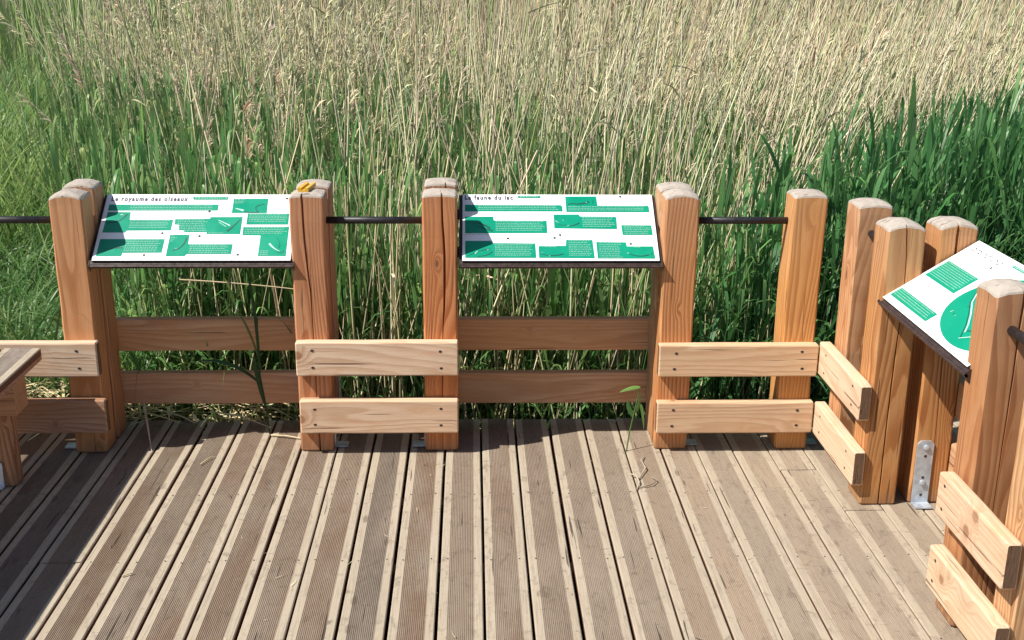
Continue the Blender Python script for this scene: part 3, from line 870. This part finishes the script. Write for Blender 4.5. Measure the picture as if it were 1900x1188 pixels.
for k in range(6): dr3.append(('d', [(0.03 + k * 0.042, 0.345 + 0.003 * (k % 2)), (0.045 + k * 0.042, 0.352), (0.058 + k * 0.042, 0.346)], 0.0025, 0.003))
for k in range(5): dr3.append(('d', [(0.036 + k * 0.05, 0.336), (0.052 + k * 0.05, 0.338)], 0.003, 0.0025))
make_sign((1.422, 3.905, 0.817), -math.pi / 2, math.atan2(.536, .844), 0.738, 0.383, 'right tilted sign with a round green lake map seen from its side',
          [T1, T2], pill3, None, dr3, [(0.241,0.315),(0.70,0.03)], (0.548, 0.190, 0.243, 0.168))

# ------------------------------------------------------------------ bench at the left
bench = thing('bench', 'weathered plank bench at the left edge with a grooved top', 'bench', (-1.93, 3.3, 0))
bx0, zt = -1.722, 0.486
for k in range(3):
    me = plank_mesh(1.95, 0.2, prng)
    o = mobj('seat_plank', me, PLK, bench, rel((bx0 - 0.0725 - 0.155 * k, 4.342 - 0.975, zt), bench), (0, 0, 0), (0.42, 0.36, 0.31))
for k in range(3):
    v, f = boxv(-0.0715, 0.0715, -0.972, 0.972, -0.046, -0.0285)
    mobj('seat_batten', mesh_py('seat_batten', v, f), WX, bench, rel((bx0 - 0.0725 - 0.155 * k, 4.342 - 0.975, zt), bench), (0, 0, 0), (0.40, 0.20, 0.12))
for yy in (4.15, 2.65):
    v, f = boxv(-0.22, 0.22, -0.06, 0.06, -0.068, 0.068)
    mobj('cross_beam', mesh_py('cross_beam', v, f), WX, bench, rel((-1.965, yy, zt - 0.046 - 0.0695), bench), (0, 0, 0), (0.48, 0.25, 0.13))
    for xx in (-1.832, -2.08):
        lm = post_mesh(0.090, 0.075, 0.30, prng, None, 0.0)
        lo = mobj('leg', lm, [WZ, WZ], bench, rel((xx, yy, 0.004), bench), (0, 0, 0), (0.46, 0.25, 0.14))
        if xx > -2: mobj('leg_foot', anchor_mesh(0.11, 0.05, 0.03), STEEL, bench, rel((xx - 0.024, yy - 0.0395, 0.001), bench))

# ------------------------------------------------------------------ yellow clip on the post top
def channel_mesh(L, w_, h_, t_):
    pr = [(-w_ / 2, 0), (w_ / 2, 0), (w_ / 2, h_), (w_ / 2 - t_, h_), (w_ / 2 - t_, t_ * .6), (-w_ / 2 + t_, t_ * .6), (-w_ / 2 + t_, h_), (-w_ / 2, h_)]
    n = len(pr); v = []; f = []
    for y in (-L / 2, L / 2):
        for x, z in pr: v.append((x, y, z))
    for i in range(n):
        j = (i + 1) % n; f.append((i, j, n + j, n + i))
    f.append((0, 7, 6, 5)); f.append((0, 5, 4, 1)); f.append((1, 4, 3, 2))
    f.append((8, 13, 14, 15)); f.append((8, 9, 12, 13)); f.append((9, 10, 11, 12))
    return mesh_py('yellow_clip', v, f)
clip = mobj('yellow_clip', channel_mesh(0.105, 0.042, 0.016, 0.014), YELLOW, None, (-0.684, 4.51, 1.0845), (math.radians(2), 0, math.radians(-9)))
tag(clip, 'small yellow plastic channel lying on top of the cracked post', 'clip')

# ------------------------------------------------------------------ reeds and grass
def ribbons(B, D, L, W, bend, droop, seg, colb, colt, prof='leaf', side=None):
    """B bases, D unit directions, L lengths, W widths, bend sideways vectors (n,3), droop (n,)"""
    n = len(B)
    t = np.linspace(0, 1, seg + 1)
    P = B[:, None, :] + L[:, None, None] * (t[None, :, None] * D[:, None, :] + (t ** 2)[None, :, None] * bend[:, None, :])
    P[:, :, 2] -= L[:, None] * droop[:, None] * (t ** 2.4)[None, :]
    if side is None:
        a = rng.uniform(0, 2 * np.pi, n)
        side = np.stack([np.cos(a), np.sin(a), np.zeros(n)], -1)
    S = side - (side * D).sum(-1, keepdims=True) * D
    S /= np.linalg.norm(S, axis=-1, keepdims=True) + 1e-9
    if prof == 'leaf': wt = np.interp(t, [0, .15, .45, .8, 1], [0.45, 0.9, 1.0, 0.55, 0.04])
    elif prof == 'grass': wt = np.interp(t, [0, .5, 1], [1.0, 0.8, 0.05])
    else: wt = np.interp(t, [0, 1], [1.0, 0.75])
    off = S[:, None, :] * (W[:, None] * wt[None, :] / 2)[:, :, None]
    V = np.stack([P - off, P + off], 2).reshape(-1, 3)
    i0 = (np.arange(n) * (seg + 1) * 2)[:, None] + np.arange(seg)[None, :] * 2
    F = np.stack([i0, i0 + 1, i0 + 3, i0 + 2], -1).reshape(-1, 4)
    col = colb[:, None, :] * (1 - t)[None, :, None] + colt[:, None, :] * t[None, :, None]
    col = np.repeat(col[:, :, None, :], 2, 2).reshape(-1, 3)
    return V, F, col
def stalks(B, D, L, W, bend, seg, colb, colt):
    n = len(B); t = np.linspace(0, 1, seg + 1)
    P = B[:, None, :] + L[:, None, None] * (t[None, :, None] * D[:, None, :] + (t ** 2)[None, :, None] * bend[:, None, :])
    ang = rng.uniform(0, 6.28, n)
    r = (W[:, None] / 2) * np.interp(t, [0, 1], [1, .55])[None, :]
    V = []
    for k in range(3):
        a = ang + k * 2.0944
        o = np.stack([np.cos(a), np.sin(a), np.zeros(n)], -1)
        V.append(P + o[:, None, :] * r[:, :, None])
    V = np.stack(V, 2).reshape(-1, 3)
    F = []
    i0 = (np.arange(n) * (seg + 1) * 3)[:, None] + np.arange(seg)[None, :] * 3
    for k in range(3):
        q = (k + 1) % 3
        F.append(np.stack([i0 + k, i0 + q, i0 + 3 + q, i0 + 3 + k], -1).reshape(-1, 4))
    col = colb[:, None, :] * (1 - t)[None, :, None] + colt[:, None, :] * t[None, :, None]
    col = np.repeat(col[:, :, None, :], 3, 2).reshape(-1, 3)
    return V, np.concatenate(F), col
def at(P0, D, L, bend, t):
    return P0 + L[:, None] * (t[:, None] * D + (t ** 2)[:, None] * bend)
def join(parts):
    V, F, Cc = [], [], []; o = 0
    for v, f, c in parts:
        V.append(v); F.append(f + o); Cc.append(c); o += len(v)
    return np.concatenate(V), np.concatenate(F), np.concatenate(Cc)
def unit(v): return v / (np.linalg.norm(v, axis=-1, keepdims=True) + 1e-9)
def jitter(base, n, s=0.18, hue=0.06):
    b_ = np.array(base)[None, :] * (1 + rng.normal(0, s, (n, 1)))
    return np.clip(b_ * (1 + rng.normal(0, hue, (n, 3))), 0.004, 0.95)
def lerp3(a, b_, t): return a * (1 - t[:, None]) + b_ * t[:, None]
def clump(x, y, s=1.0, ph=0.0):
    return 0.5 + 0.5 * np.sin(x * 2.3 * s + 1.7 * np.sin(y * 1.9 * s + ph) + ph) * np.sin(y * 1.6 * s + 1.3 * np.sin(x * 1.4 * s) + ph * .7)
def scatter(n, x0, x1, y0, y1, p=1.0):
    x = rng.uniform(x0, x1, n); y = y0 + (y1 - y0) * rng.uniform(0, 1, n) ** p
    return x, y
def green_edge(x, y):      # >0 inside the tall green stand on the right
    return x - (1.55 + (y - 5.6) * 0.80)
def left_edge(x, y):       # >0 inside the open grassy patch on the left
    return -(x + 1.15 + (y - 5.0) * 0.42)

def wind(x): return np.interp(x, [-4, -1, 0.5, 2, 4], [-0.05, 0.0, 0.06, 0.20, 0.16])

# dry stalks
x, y = scatter(15500, -9.5, 10.5, 5.05, 15.0, 1.25)
ge, le = green_edge(x, y), left_edge(x, y)
keep = (ge < rng.normal(-0.1, 0.3, len(x))) & (le < rng.normal(-0.25, 0.28, len(x)))
near = np.clip((y - 5.0) / 1.6, 0, 1)
keep &= rng.uniform(0, 1, len(x)) < 0.8 + 0.2 * near
keep &= rng.uniform(0, 1, len(x)) < 0.30 + 0.70 * clump(x, y, 0.9, 1.0)
x, y = x[keep], y[keep]; n = len(x)
z = ground_z(x, y)
B = np.stack([x, y, z], -1)
lean = wind(x) + rng.normal(0, 0.11, n) + 0.13 * (clump(x, y, 0.6, 2.2) - 0.5) + np.where(rng.uniform(0, 1, n) < 0.12, rng.normal(0.05, 0.3, n), 0)
D = unit(np.stack([lean, rng.normal(0, 0.10, n), np.ones(n)], -1))
bend = np.stack([lean * 0.25 + rng.normal(0, 0.05, n), rng.normal(0, .05, n), np.zeros(n)], -1)
L = rng.uniform(1.25, 2.25, n) * np.interp(y, [5, 6, 8, 12], [0.75, 0.95, 1.05, 1.15]) * (0.85 + 0.22 * clump(x, y, 0.7, 0.4))
Wd = rng.uniform(0.008, 0.0155, n) * np.interp(y, [5, 9, 15], [1, 1.1, 1.5])
tan = jitter((0.77, 0.665, 0.455), n, 0.22, 0.05)
gre = jitter((0.38, 0.46, 0.18), n, 0.2, 0.08)
gt = np.clip(rng.normal(0.22, 0.28, n) + np.interp(x, [-3, 0, 1.5], [.12, -.05, -.18]), 0, 1)
tc_ = lerp3(tan, gre, gt)
parts = [stalks(B, D, L, Wd, bend, 4, tc_ * 0.8, tc_)]
# shorter bare stems standing in the front of the bed
k = 1500
x1, y1 = scatter(k, -1.55, 1.6, 4.98, 6.3, 1.0)
B1 = np.stack([x1, y1, ground_z(x1, y1)], -1)
l1 = wind(x1) + rng.normal(0, 0.14, k)
D1 = unit(np.stack([l1, rng.normal(0.02, 0.08, k), np.ones(k)], -1))
c1 = lerp3(jitter((0.78, 0.68, 0.45), k, .2), jitter((0.45, 0.50, 0.20), k, .2), np.clip(rng.normal(.25, .3, k), 0, 1))
parts.append(stalks(B1, D1, rng.uniform(0.6, 1.35, k), rng.uniform(0.006, 0.011, k), np.zeros((k, 3)), 2, c1, c1))
# fallen, crossing dry stalks
m_ = (rng.uniform(0, 1, n) < 0.14) & (y > 5.9)
k = m_.sum()
D2 = unit(np.stack([rng.normal(0, 0.55, k) + 0.15, rng.normal(0.1, 0.25, k), rng.uniform(0.6, 1.1, k)], -1))
parts.append(stalks(B[m_], D2, rng.uniform(0.9, 1.7, k), Wd[m_] * 0.9, np.zeros((k, 3)), 2, tan[m_] * 0.85, tan[m_]))
# dry leaves on the stalks
m2 = np.repeat(np.arange(n), 2)[rng.uniform(0, 1, 2 * n) < 0.17]
tt = rng.uniform(0.25, 0.9, len(m2))
bp_ = at(B[m2], D[m2], L[m2], bend[m2], tt)
a = rng.uniform(0, 6.28, len(m2))
dl = unit(np.stack([np.cos(a) * 0.7 + wind(bp_[:, 0]), np.sin(a) * 0.7, rng.uniform(0.2, 1.1, len(m2))], -1))
parts.append(ribbons(bp_, dl, rng.uniform(0.16, 0.45, len(m2)), rng.uniform(0.007, 0.016, len(m2)), np.zeros((len(m2), 3)), rng.uniform(0.1, 0.9, len(m2)), 3,
                     jitter((0.58, 0.48, 0.30), len(m2), .22), jitter((0.68, 0.58, 0.38), len(m2), .22), 'grass'))
V, F, cc = join(parts)
o = mobj('dry_reeds', mesh_np('dry_reeds', V, F, cc), STALK)
tag(o, 'mass of straw coloured dry reed stalks behind the railing', None, None, 'stuff')
dryB, dryD, dryL, drybend = B, D, L, bend

# plumes on many of the taller dry reeds
pm = (rng.uniform(0, 1, n) < np.where(x < -0.4, 0.6, 0.10)) & (y > 6.2)
ix = np.where(pm & (y < 12))[0]
tops = at(B[ix], D[ix], L[ix], bend[ix], np.ones(len(ix)))
topd = unit(D[ix] + 2 * bend[ix])
kk = 24
id2 = np.repeat(np.arange(len(ix)), kk)
s_ = rng.uniform(-0.27, 0.03, len(id2))
bb = tops[id2] + topd[id2] * s_[:, None]
a = rng.uniform(0, 6.28, len(id2))
spread = 0.35
dd = unit(topd[id2] + np.stack([np.cos(a) * spread + 0.25 * np.sign(wind(bb[:, 0]) + .02), np.sin(a) * spread, np.zeros(len(a))], -1))
pc_ = jitter((0.62, 0.54, 0.37), len(ix), .2)[id2]
V, F, cc = ribbons(bb, dd, rng.uniform(0.06, 0.15, len(a)), rng.uniform(0.006, 0.014, len(a)), np.zeros((len(a), 3)), rng.uniform(0.2, 0.8, len(a)), 2, pc_ * .9, np.clip(pc_ * 1.2, 0, .9), 'leaf')
o = mobj('reed_plumes', mesh_np('reed_plumes', V, F, cc), PLUME)
tag(o, 'feathery buff seed plumes at the tops of the dry reeds', None, None, 'stuff')

# green shoots with alternate leaves
def shoots(x, y, h, nl, leafL, leafW, colA, colB, wnd=1.0, up=0.75, seg=4, stem=True):
    n = len(x)
    B = np.stack([x, y, ground_z(x, y)], -1)
    ln = wind(x) * 0.6 * wnd + rng.normal(0, 0.09, n)
    D = unit(np.stack([ln, rng.normal(0, 0.08, n), np.ones(n)], -1))
    bd = np.stack([ln * 0.2, np.zeros(n), np.zeros(n)], -1)
    cs = lerp3(jitter(colA, n, .2), jitter(colB, n, .2), rng.uniform(0, 1, n))
    out = []
    if stem: out.append(stalks(B, D, h, np.full(n, 0.006), bd, 3, cs * .9, cs))
    idn = np.repeat(np.arange(n), nl); q = np.tile(np.arange(nl), n)
    tt = np.clip(0.18 + 0.80 * (q + rng.uniform(-.3, .3, len(q))) / nl, 0.05, 1.0)
    bp_ = at(B[idn], D[idn], h[idn], bd[idn], tt)
    az = rng.uniform(0, 6.28, n)[idn] + q * 2.8 + rng.normal(0, .4, len(q))
    el = up * (0.75 + 0.9 * tt) + rng.normal(0, 0.18, len(q))
    dl = unit(np.stack([np.cos(az) * np.cos(el) + 0.25 * wnd * wind(bp_[:, 0]), np.sin(az) * np.cos(el), np.sin(np.clip(el, .1, 1.5))], -1))
    Lf = leafL * rng.uniform(0.6, 1.15, len(q)) * np.interp(tt, [0, .6, 1], [.8, 1.0, .75])
    hs = np.stack([-np.sin(az), np.cos(az), np.zeros(len(q))], -1)
    cl = lerp3(jitter(colA, len(q), .22), jitter(colB, len(q), .22), rng.uniform(0, 1, len(q)))
    out.append(ribbons(bp_, dl, Lf, leafW * rng.uniform(.7, 1.2, len(q)), np.zeros((len(q), 3)), rng.uniform(0.1, 0.75, len(q)), seg, cl, cl * np.where(rng.uniform(0, 1, (len(q), 1)) < .3, [[1.9, 1.45, 1.3]], [[1.12, 1.08, .95]]), 'leaf', hs))
    return out
GA, GB, GC = (0.055, 0.185, 0.060), (0.125, 0.290, 0.105), (0.26, 0.36, 0.15)
parts = []
# right-hand stand, dense and broad leaved
x, y = scatter(9000, 0.9, 9.0, 4.95, 11.0, 1.5)
kp = green_edge(x, y) > rng.normal(0.0, 0.35, len(x))
x, y = x[kp], y[kp]
h = rng.uniform(1.2, 1.8, len(x)) * np.interp(green_edge(x, y), [-.5, .6, 2.0], [.8, 1.0, 1.12])
parts += shoots(x, y, h, 8, 0.46, 0.0215, GA, GB, 1.0, 0.9)
# centre: shorter green shoots between the dry stalks
x, y = scatter(9600, -3.0, 3.2, 5.03, 10.5, 1.4)
kp = (green_edge(x, y) < 0.4) & (left_edge(x, y) < 0.4) & (rng.uniform(0, 1, len(x)) < 0.35 + 0.65 * clump(x, y, 1.2, .3))
x, y = x[kp], y[kp]
h = rng.uniform(0.75, 1.35, len(x)) * np.interp(y, [5, 6.5, 8, 10], [1, 1.18, 1.25, 1.15]) * np.interp(x + 0.25 * (y - 6), [0.2, 1.2], [1.0, 0.78])
nr = y < 6.1
parts += shoots(x[nr], y[nr], h[nr], 6, 0.44, 0.018, (0.075, 0.23, 0.068), (0.23, 0.40, 0.14), 1.0, 1.05)
parts += shoots(x[~nr], y[~nr], h[~nr], 6, 0.44, 0.018, (0.08, 0.22, 0.065), GC, 1.0, 1.05)
# sparse green further back
x, y = scatter(3000, -8, 8, 8.5, 15.0)
x, y = x[:], y[:]
h = rng.uniform(0.9, 1.6, len(x))
parts += shoots(x, y, h, 4, 0.36, 0.020, GA, GC, seg=3)
V, F, cc = join(parts)
o = mobj('green_reeds', mesh_np('green_reeds', V, F, cc), LEAF)
tag(o, 'dense green reed shoots with long blade leaves behind the railing', None, None, 'stuff')

# left grassy patch: fine drooping sedge and pale far grass
def grass(x, y, Lr, Wr, dr, colA, colB, sp=0.5, seg=4):
    n = len(x)
    a = rng.uniform(0, 6.28, n)
    B = np.stack([x, y, ground_z(x, y) - 0.01], -1)
    D = unit(np.stack([np.cos(a) * sp * rng.uniform(0, 1, n), np.sin(a) * sp * rng.uniform(0, 1, n), np.ones(n)], -1))
    bd = np.stack([np.cos(a), np.sin(a), np.zeros(n)], -1) * rng.uniform(0.1, .55, n)[:, None]
    cl = lerp3(jitter(colA, n, .22), jitter(colB, n, .22), rng.uniform(0, 1, n))
    return ribbons(B, D, rng.uniform(*Lr, n), rng.uniform(*Wr, n), bd, rng.uniform(dr[0], dr[1], n), seg, cl * .9, cl, 'grass')
parts = []
x, y = scatter(11500, -7.0, 0.2, 5.0, 9.5, 1.3)
kp = left_edge(x, y) > rng.normal(-0.1, 0.3, len(x)); x, y = x[kp], y[kp]
parts.append(grass(x, y, (0.45, 1.05), (0.008, 0.018), (0.15, 0.75), (0.07, 0.20, 0.05), (0.20, 0.31, 0.10)))
x, y = scatter(26000, -11, -0.5, 8.0, 16.0, 1.1)
kp = left_edge(x, y) > rng.normal(-0.2, 0.5, len(x)); x, y = x[kp], y[kp]
parts.append(grass(x, y, (1.0, 1.75), (0.009, 0.018), (0.1, 0.45), (0.17, 0.32, 0.085), (0.36, 0.47, 0.16), 0.3, 3))
# low growth along the deck edge
x, y = scatter(5000, -2.6, 2.6, 4.90, 5.7, 1.0)
kp = rng.uniform(0, 1, len(x)) < np.interp(x, [-2.5, -1.7, -.6, 0.2], [.6, .16, .22, 1.0]); x, y = x[kp], y[kp]
parts.append(grass(x, y, (0.22, 0.55), (0.006, 0.013), (0.05, 0.5), GA, (0.20, 0.28, 0.09)))
V, F, cc = join(parts)
o = mobj('grass', mesh_np('grass', V, F, cc), LEAF)
tag(o, 'wispy green marsh grass and sedge left of the reeds', None, None, 'stuff')
# far reed mass that closes the view
x, y = scatter(9000, -22, 24, 14.0, 30.0, 1.0)
n = len(x); B = np.stack([x, y, np.full(n, -0.42)], -1)
D = unit(np.stack([wind(x) + rng.normal(0, .12, n), rng.normal(0, .1, n), np.ones(n)], -1))
cl = lerp3(jitter((0.44, 0.36, 0.22), n, .2), jitter((0.27, 0.38, 0.13), n, .2), (rng.uniform(0, 1, n) < np.where(x < -3.5, .92, .2)).astype(float))
V, F, cc = ribbons(B, D, rng.uniform(1.8, 2.5, n), rng.uniform(0.02, 0.05, n), np.zeros((n, 3)), rng.uniform(0, .15, n), 3, cl, cl, 'grass')
o = mobj('far_reeds', mesh_np('far_reeds', V, F, cc), STALK)
tag(o, 'far reed bed fading behind the nearer stalks', None, None, 'stuff')

# straw litter along the edge of the deck
x, y = scatter(4200, -2.8, 2.2, 4.80, 6.6, 1.2)
kp = rng.uniform(0, 1, len(x)) < np.interp(x, [-2.5, -0.8, 0.2, 2.0], [1.0, 0.95, 0.35, 0.2]); x, y = x[kp], y[kp]
n = len(x); a = rng.uniform(0, 6.28, n)
B = np.stack([x, y, ground_z(x, y) + rng.uniform(0.01, 0.14, n)], -1)
D = unit(np.stack([np.cos(a), np.sin(a), rng.normal(0, .12, n)], -1))
cl = jitter((0.70, 0.58, 0.35), n, .25)
V, F, cc = ribbons(B, D, rng.uniform(.12, .55, n), rng.uniform(.005, .016, n), np.zeros((n, 3)), rng.uniform(0, .15, n), 2, cl, cl, 'grass')
o = mobj('straw_litter', mesh_np('straw_litter', V, F, cc), STRAW)
tag(o, 'pale dry straw litter on the bank below the cross boards', None, None, 'stuff')

# ------------------------------------------------------------------ single plants and straws one can pick out
def strip(pts, widths, colr, side=(1, 0, 0), name='leaf', mat=LEAF, parent=None, fold=0.25):
    P = np.array(pts, float); n = len(P); s = np.array(side, float)
    T = np.gradient(P, axis=0); T = unit(T)
    S = unit(s[None] - (T @ s)[:, None] * T); N = np.cross(T, S)
    wv = np.array(widths)[:, None] / 2
    V = np.stack([P - S * wv + N * wv * fold, P, P + S * wv + N * wv * fold], 1).reshape(-1, 3)
    F = []
    for i in range(n - 1):
        for k_ in range(2): F.append((3 * i + k_, 3 * i + k_ + 1, 3 * i + k_ + 4, 3 * i + k_ + 3))
    return mobj(name, mesh_np(name, V, np.array(F), np.tile(np.array(colr, float), (len(V), 1))), mat, parent)
def tube(pts, r0, r1, colr, name='stem', mat=LEAF, parent=None, n=6):
    P = np.array(pts, float); T = unit(np.gradient(P, axis=0))
    ref = np.array([0.3, 0.9, 0.2]); S = unit(np.cross(T, ref)); N = np.cross(T, S)
    m = len(P); V = []
    for i in range(m):
        r = r0 + (r1 - r0) * i / (m - 1)
        for k_ in range(n):
            a_ = 2 * math.pi * k_ / n; V.append(P[i] + r * (math.cos(a_) * S[i] + math.sin(a_) * N[i]))
    F = [(i * n + k_, i * n + (k_ + 1) % n, (i + 1) * n + (k_ + 1) % n, (i + 1) * n + k_) for i in range(m - 1) for k_ in range(n)]
    return mobj(name, mesh_np(name, np.array(V), np.array(F), np.tile(np.array(colr, float), (len(V), 1))), mat, parent)
def curve3(p0, p1, p2, n=8):
    p0, p1, p2 = map(np.array, (p0, p1, p2)); t = np.linspace(0, 1, n)[:, None]
    return (1 - t) ** 2 * p0 + 2 * t * (1 - t) * p1 + t ** 2 * p2
DG = (0.030, 0.085, 0.026)
lw = lambda w_, n=8: [w_ * q for q in np.interp(np.linspace(0, 1, n), [0, .2, .5, .8, 1], [.45, .9, 1, .6, .05])]
t = thing('reed_shoot', 'lone dark green reed shoot rising through the deck before the left cross boards', 'reed', (-0.903, 4.63, 0.0))
tube([(0, 0, -0.3), (-0.006, 0, 0.0), (-0.012, -0.005, 0.12), (-0.03, -0.01, 0.27), (-0.030, -0.012, 0.42), (-0.026, -0.012, 0.52)], .0045, .003, DG, 'stem', LEAF, t)
strip(curve3((-0.03, -0.012, .25), (-0.022, -0.02, .60), (-0.060, -0.06, .80)), lw(.014), DG, (1, 0, 0), 'leaf', LEAF, t)
strip(curve3((-0.03, -0.012, .23), (-0.14, -0.02, .36), (-0.29, -0.05, .345)), lw(.016), DG, (0, .5, 1), 'leaf', LEAF, t)
strip(curve3((-0.012, -0.008, .12), (-0.045, -0.01, .26), (-0.050, -0.02, .36)), lw(.020), DG, (1, .2, 0), 'leaf', LEAF, t)
strip(curve3((-0.028, -0.012, .33), (-0.06, -0.02, .50), (-0.115, -0.04, .58)), lw(.010), (0.12, .17, .06), (1, .2, 0), 'leaf', LEAF, t)
BG = (0.22, 0.42, 0.10)
t = thing('reed_seedling', 'bright green reed seedling growing through a deck gap by the flame grained post', 'seedling', (0.602, 4.415, 0.0))
tube([(0, 0, -0.12), (0.002, 0, 0.0), (0.012, .012, 0.07), (0.030, .03, .15), (0.044, .035, .22), (0.053, .036, .268)], .0032, .0022, (.14, .26, .07), 'stem', LEAF, t)
strip(curve3((.054, .036, .270), (.02, .03, .276), (-.034, .02, .254)), lw(.017), BG, (0, .6, .8), 'leaf', LEAF, t)
strip(curve3((.030, .03, .14), (.0, .03, .19), (.006, .03, .215)), lw(.020), (.10, .26, .07), (1, 0, 0), 'leaf', LEAF, t)
strip(curve3((.034, .032, .155), (.052, .03, .17), (.056, .03, .245)), lw(.016), (.17, .34, .09), (1, .2, 0), 'leaf', LEAF, t)
strip(curve3((.054, .034, .20), (.066, .03, .185), (.074, .02, .085)), lw(.013), (.16, .33, .09), (1, .1, 0), 'leaf', LEAF, t)
DS = (0.62, 0.52, 0.34)
def straw(pts, r, label, colr=DS, grp=None):
    P = np.array(pts, float); c0 = P.mean(0); c0[2] = 0
    o_ = tube(P - c0, r, r * .7, colr, 'dry_straw', STRAW)
    o_.location = c0
    tag(o_, label, 'straw', grp)
    return o_
straw([(-0.895, 4.592, .006), (-0.83, 4.575, .010), (-0.765, 4.556, .006)], .0045, 'thick pale straw on the planks against the left centre post')
straw([(0.598, 4.045, .004), (0.612, 4.09, .012), (0.606, 4.14, .02), (0.585, 4.175, .008)], .0035, 'curled dry stem standing out of the deck gap below the seedling', (.50, .45, .34))
straw([(0.612, 4.12, .005), (0.655, 4.22, .014), (0.648, 4.30, .012), (0.668, 4.345, .006)], .0030, 'long bent grey stem on the planks before the flame grained post', (.52, .47, .36))
straw([(0.61, 4.06, .005), (0.66, 4.075, .010), (0.685, 4.11, .010), (0.67, 4.15, .006)], .0028, 'looped grey stem lying flat beside the deck gap', (.42, .36, .27))
straw([(-1.13, 4.30, .005), (-1.105, 4.36, .008), (-1.085, 4.37, .005)], .0024, 'small pale straw on the sunny planks behind the shaded corner')
straw([(-1.19, 3.42, .005), (-1.16, 3.44, .007)], .003, 'tiny pale chip of straw on a plank near the bench shadow')
# tiny wind-blown bits on the planks
n = 70
x = rng.uniform(-1.7, 1.35, n); y = rng.uniform(2.6, 4.7, n); a = rng.uniform(0, 6.28, n)
D = np.stack([np.cos(a), np.sin(a), np.zeros(n)], -1)
cl = lerp3(jitter((0.55, 0.46, 0.30), n, .3), jitter((0.10, 0.07, 0.045), n, .3), (rng.uniform(0, 1, n) < .45).astype(float))
V, F, cc = ribbons(np.stack([x, y, rng.uniform(.0035, .006, n)], -1), D, rng.uniform(.008, .045, n), rng.uniform(.0012, .0035, n), np.stack([-np.sin(a), np.cos(a), np.zeros(n)], -1) * rng.normal(0, .25, n)[:, None], np.zeros(n), 3, cl, cl, 'grass', np.stack([-np.sin(a), np.cos(a), np.zeros(n)], -1))
o = mobj('plant_litter', mesh_np('plant_litter', V, F, cc), STRAW)
tag(o, 'tiny scattered bits of dry plant litter on the planks', None, None, 'stuff')
# dry stalks leaning out of the bed
def stalk_thing(p0, p1, sag, r, label, leaves=()):
    p0, p1 = np.array(p0, float), np.array(p1, float)
    mid = (p0 + p1) / 2 + np.array([0, 0, sag])
    t_ = thing('reed_stalk', label, 'reed', tuple(p0))
    tube(curve3(p0 - p0, mid - p0, p1 - p0, 7), r, r * .6, (.60, .50, .31), 'stem', STALK, t_)
    for (u_, d_, l_) in leaves:
        q = (1 - u_) ** 2 * p0 + 2 * u_ * (1 - u_) * mid + u_ ** 2 * p1 - p0
        d_ = np.array(d_, float)
        strip(curve3(q, q + d_ * l_ * .6, q + d_ * l_ + np.array([0, 0, -.3 * l_])), lw(.018), (.66, .58, .40), (0, 1, .2), 'leaf', STRAW, t_)
    return t_
stalk_thing((-1.30, 4.86, 0.62), (-0.66, 4.90, 0.545), 0.015, .004, 'pale broken stalk lying nearly level above the left cross board')
stalk_thing((-1.45, 4.95, 0.0), (-1.92, 5.05, 0.14), 0.0, .005, 'pale fallen stalk on the bank seen between the left railing boards')
stalk_thing((-0.52, 5.05, -0.3), (-0.15, 5.0, 0.86), 0.0, .004, 'pale stalk slanting behind the centre handrail')
stalk_thing((-1.34, 6.0, -0.3), (-1.75, 6.1, 1.32), 0.05, .005, 'grey stalk with a broad pale broken leaf above the left sign', [(.80, (.5, -.2, -.6), .18), (.93, (-.5, 0, .5), .14)])
stalk_thing((1.55, 5.5, -0.3), (2.35, 5.6, 1.25), 0.03, .005, 'long tan stalk leaning right across the green stand', [(.7, (.7, 0, .4), .2)])
stalk_thing((0.85, 5.3, -0.3), (1.25, 5.3, 0.95), 0.0, .0045, 'tan stalk leaning right behind the right handrail')
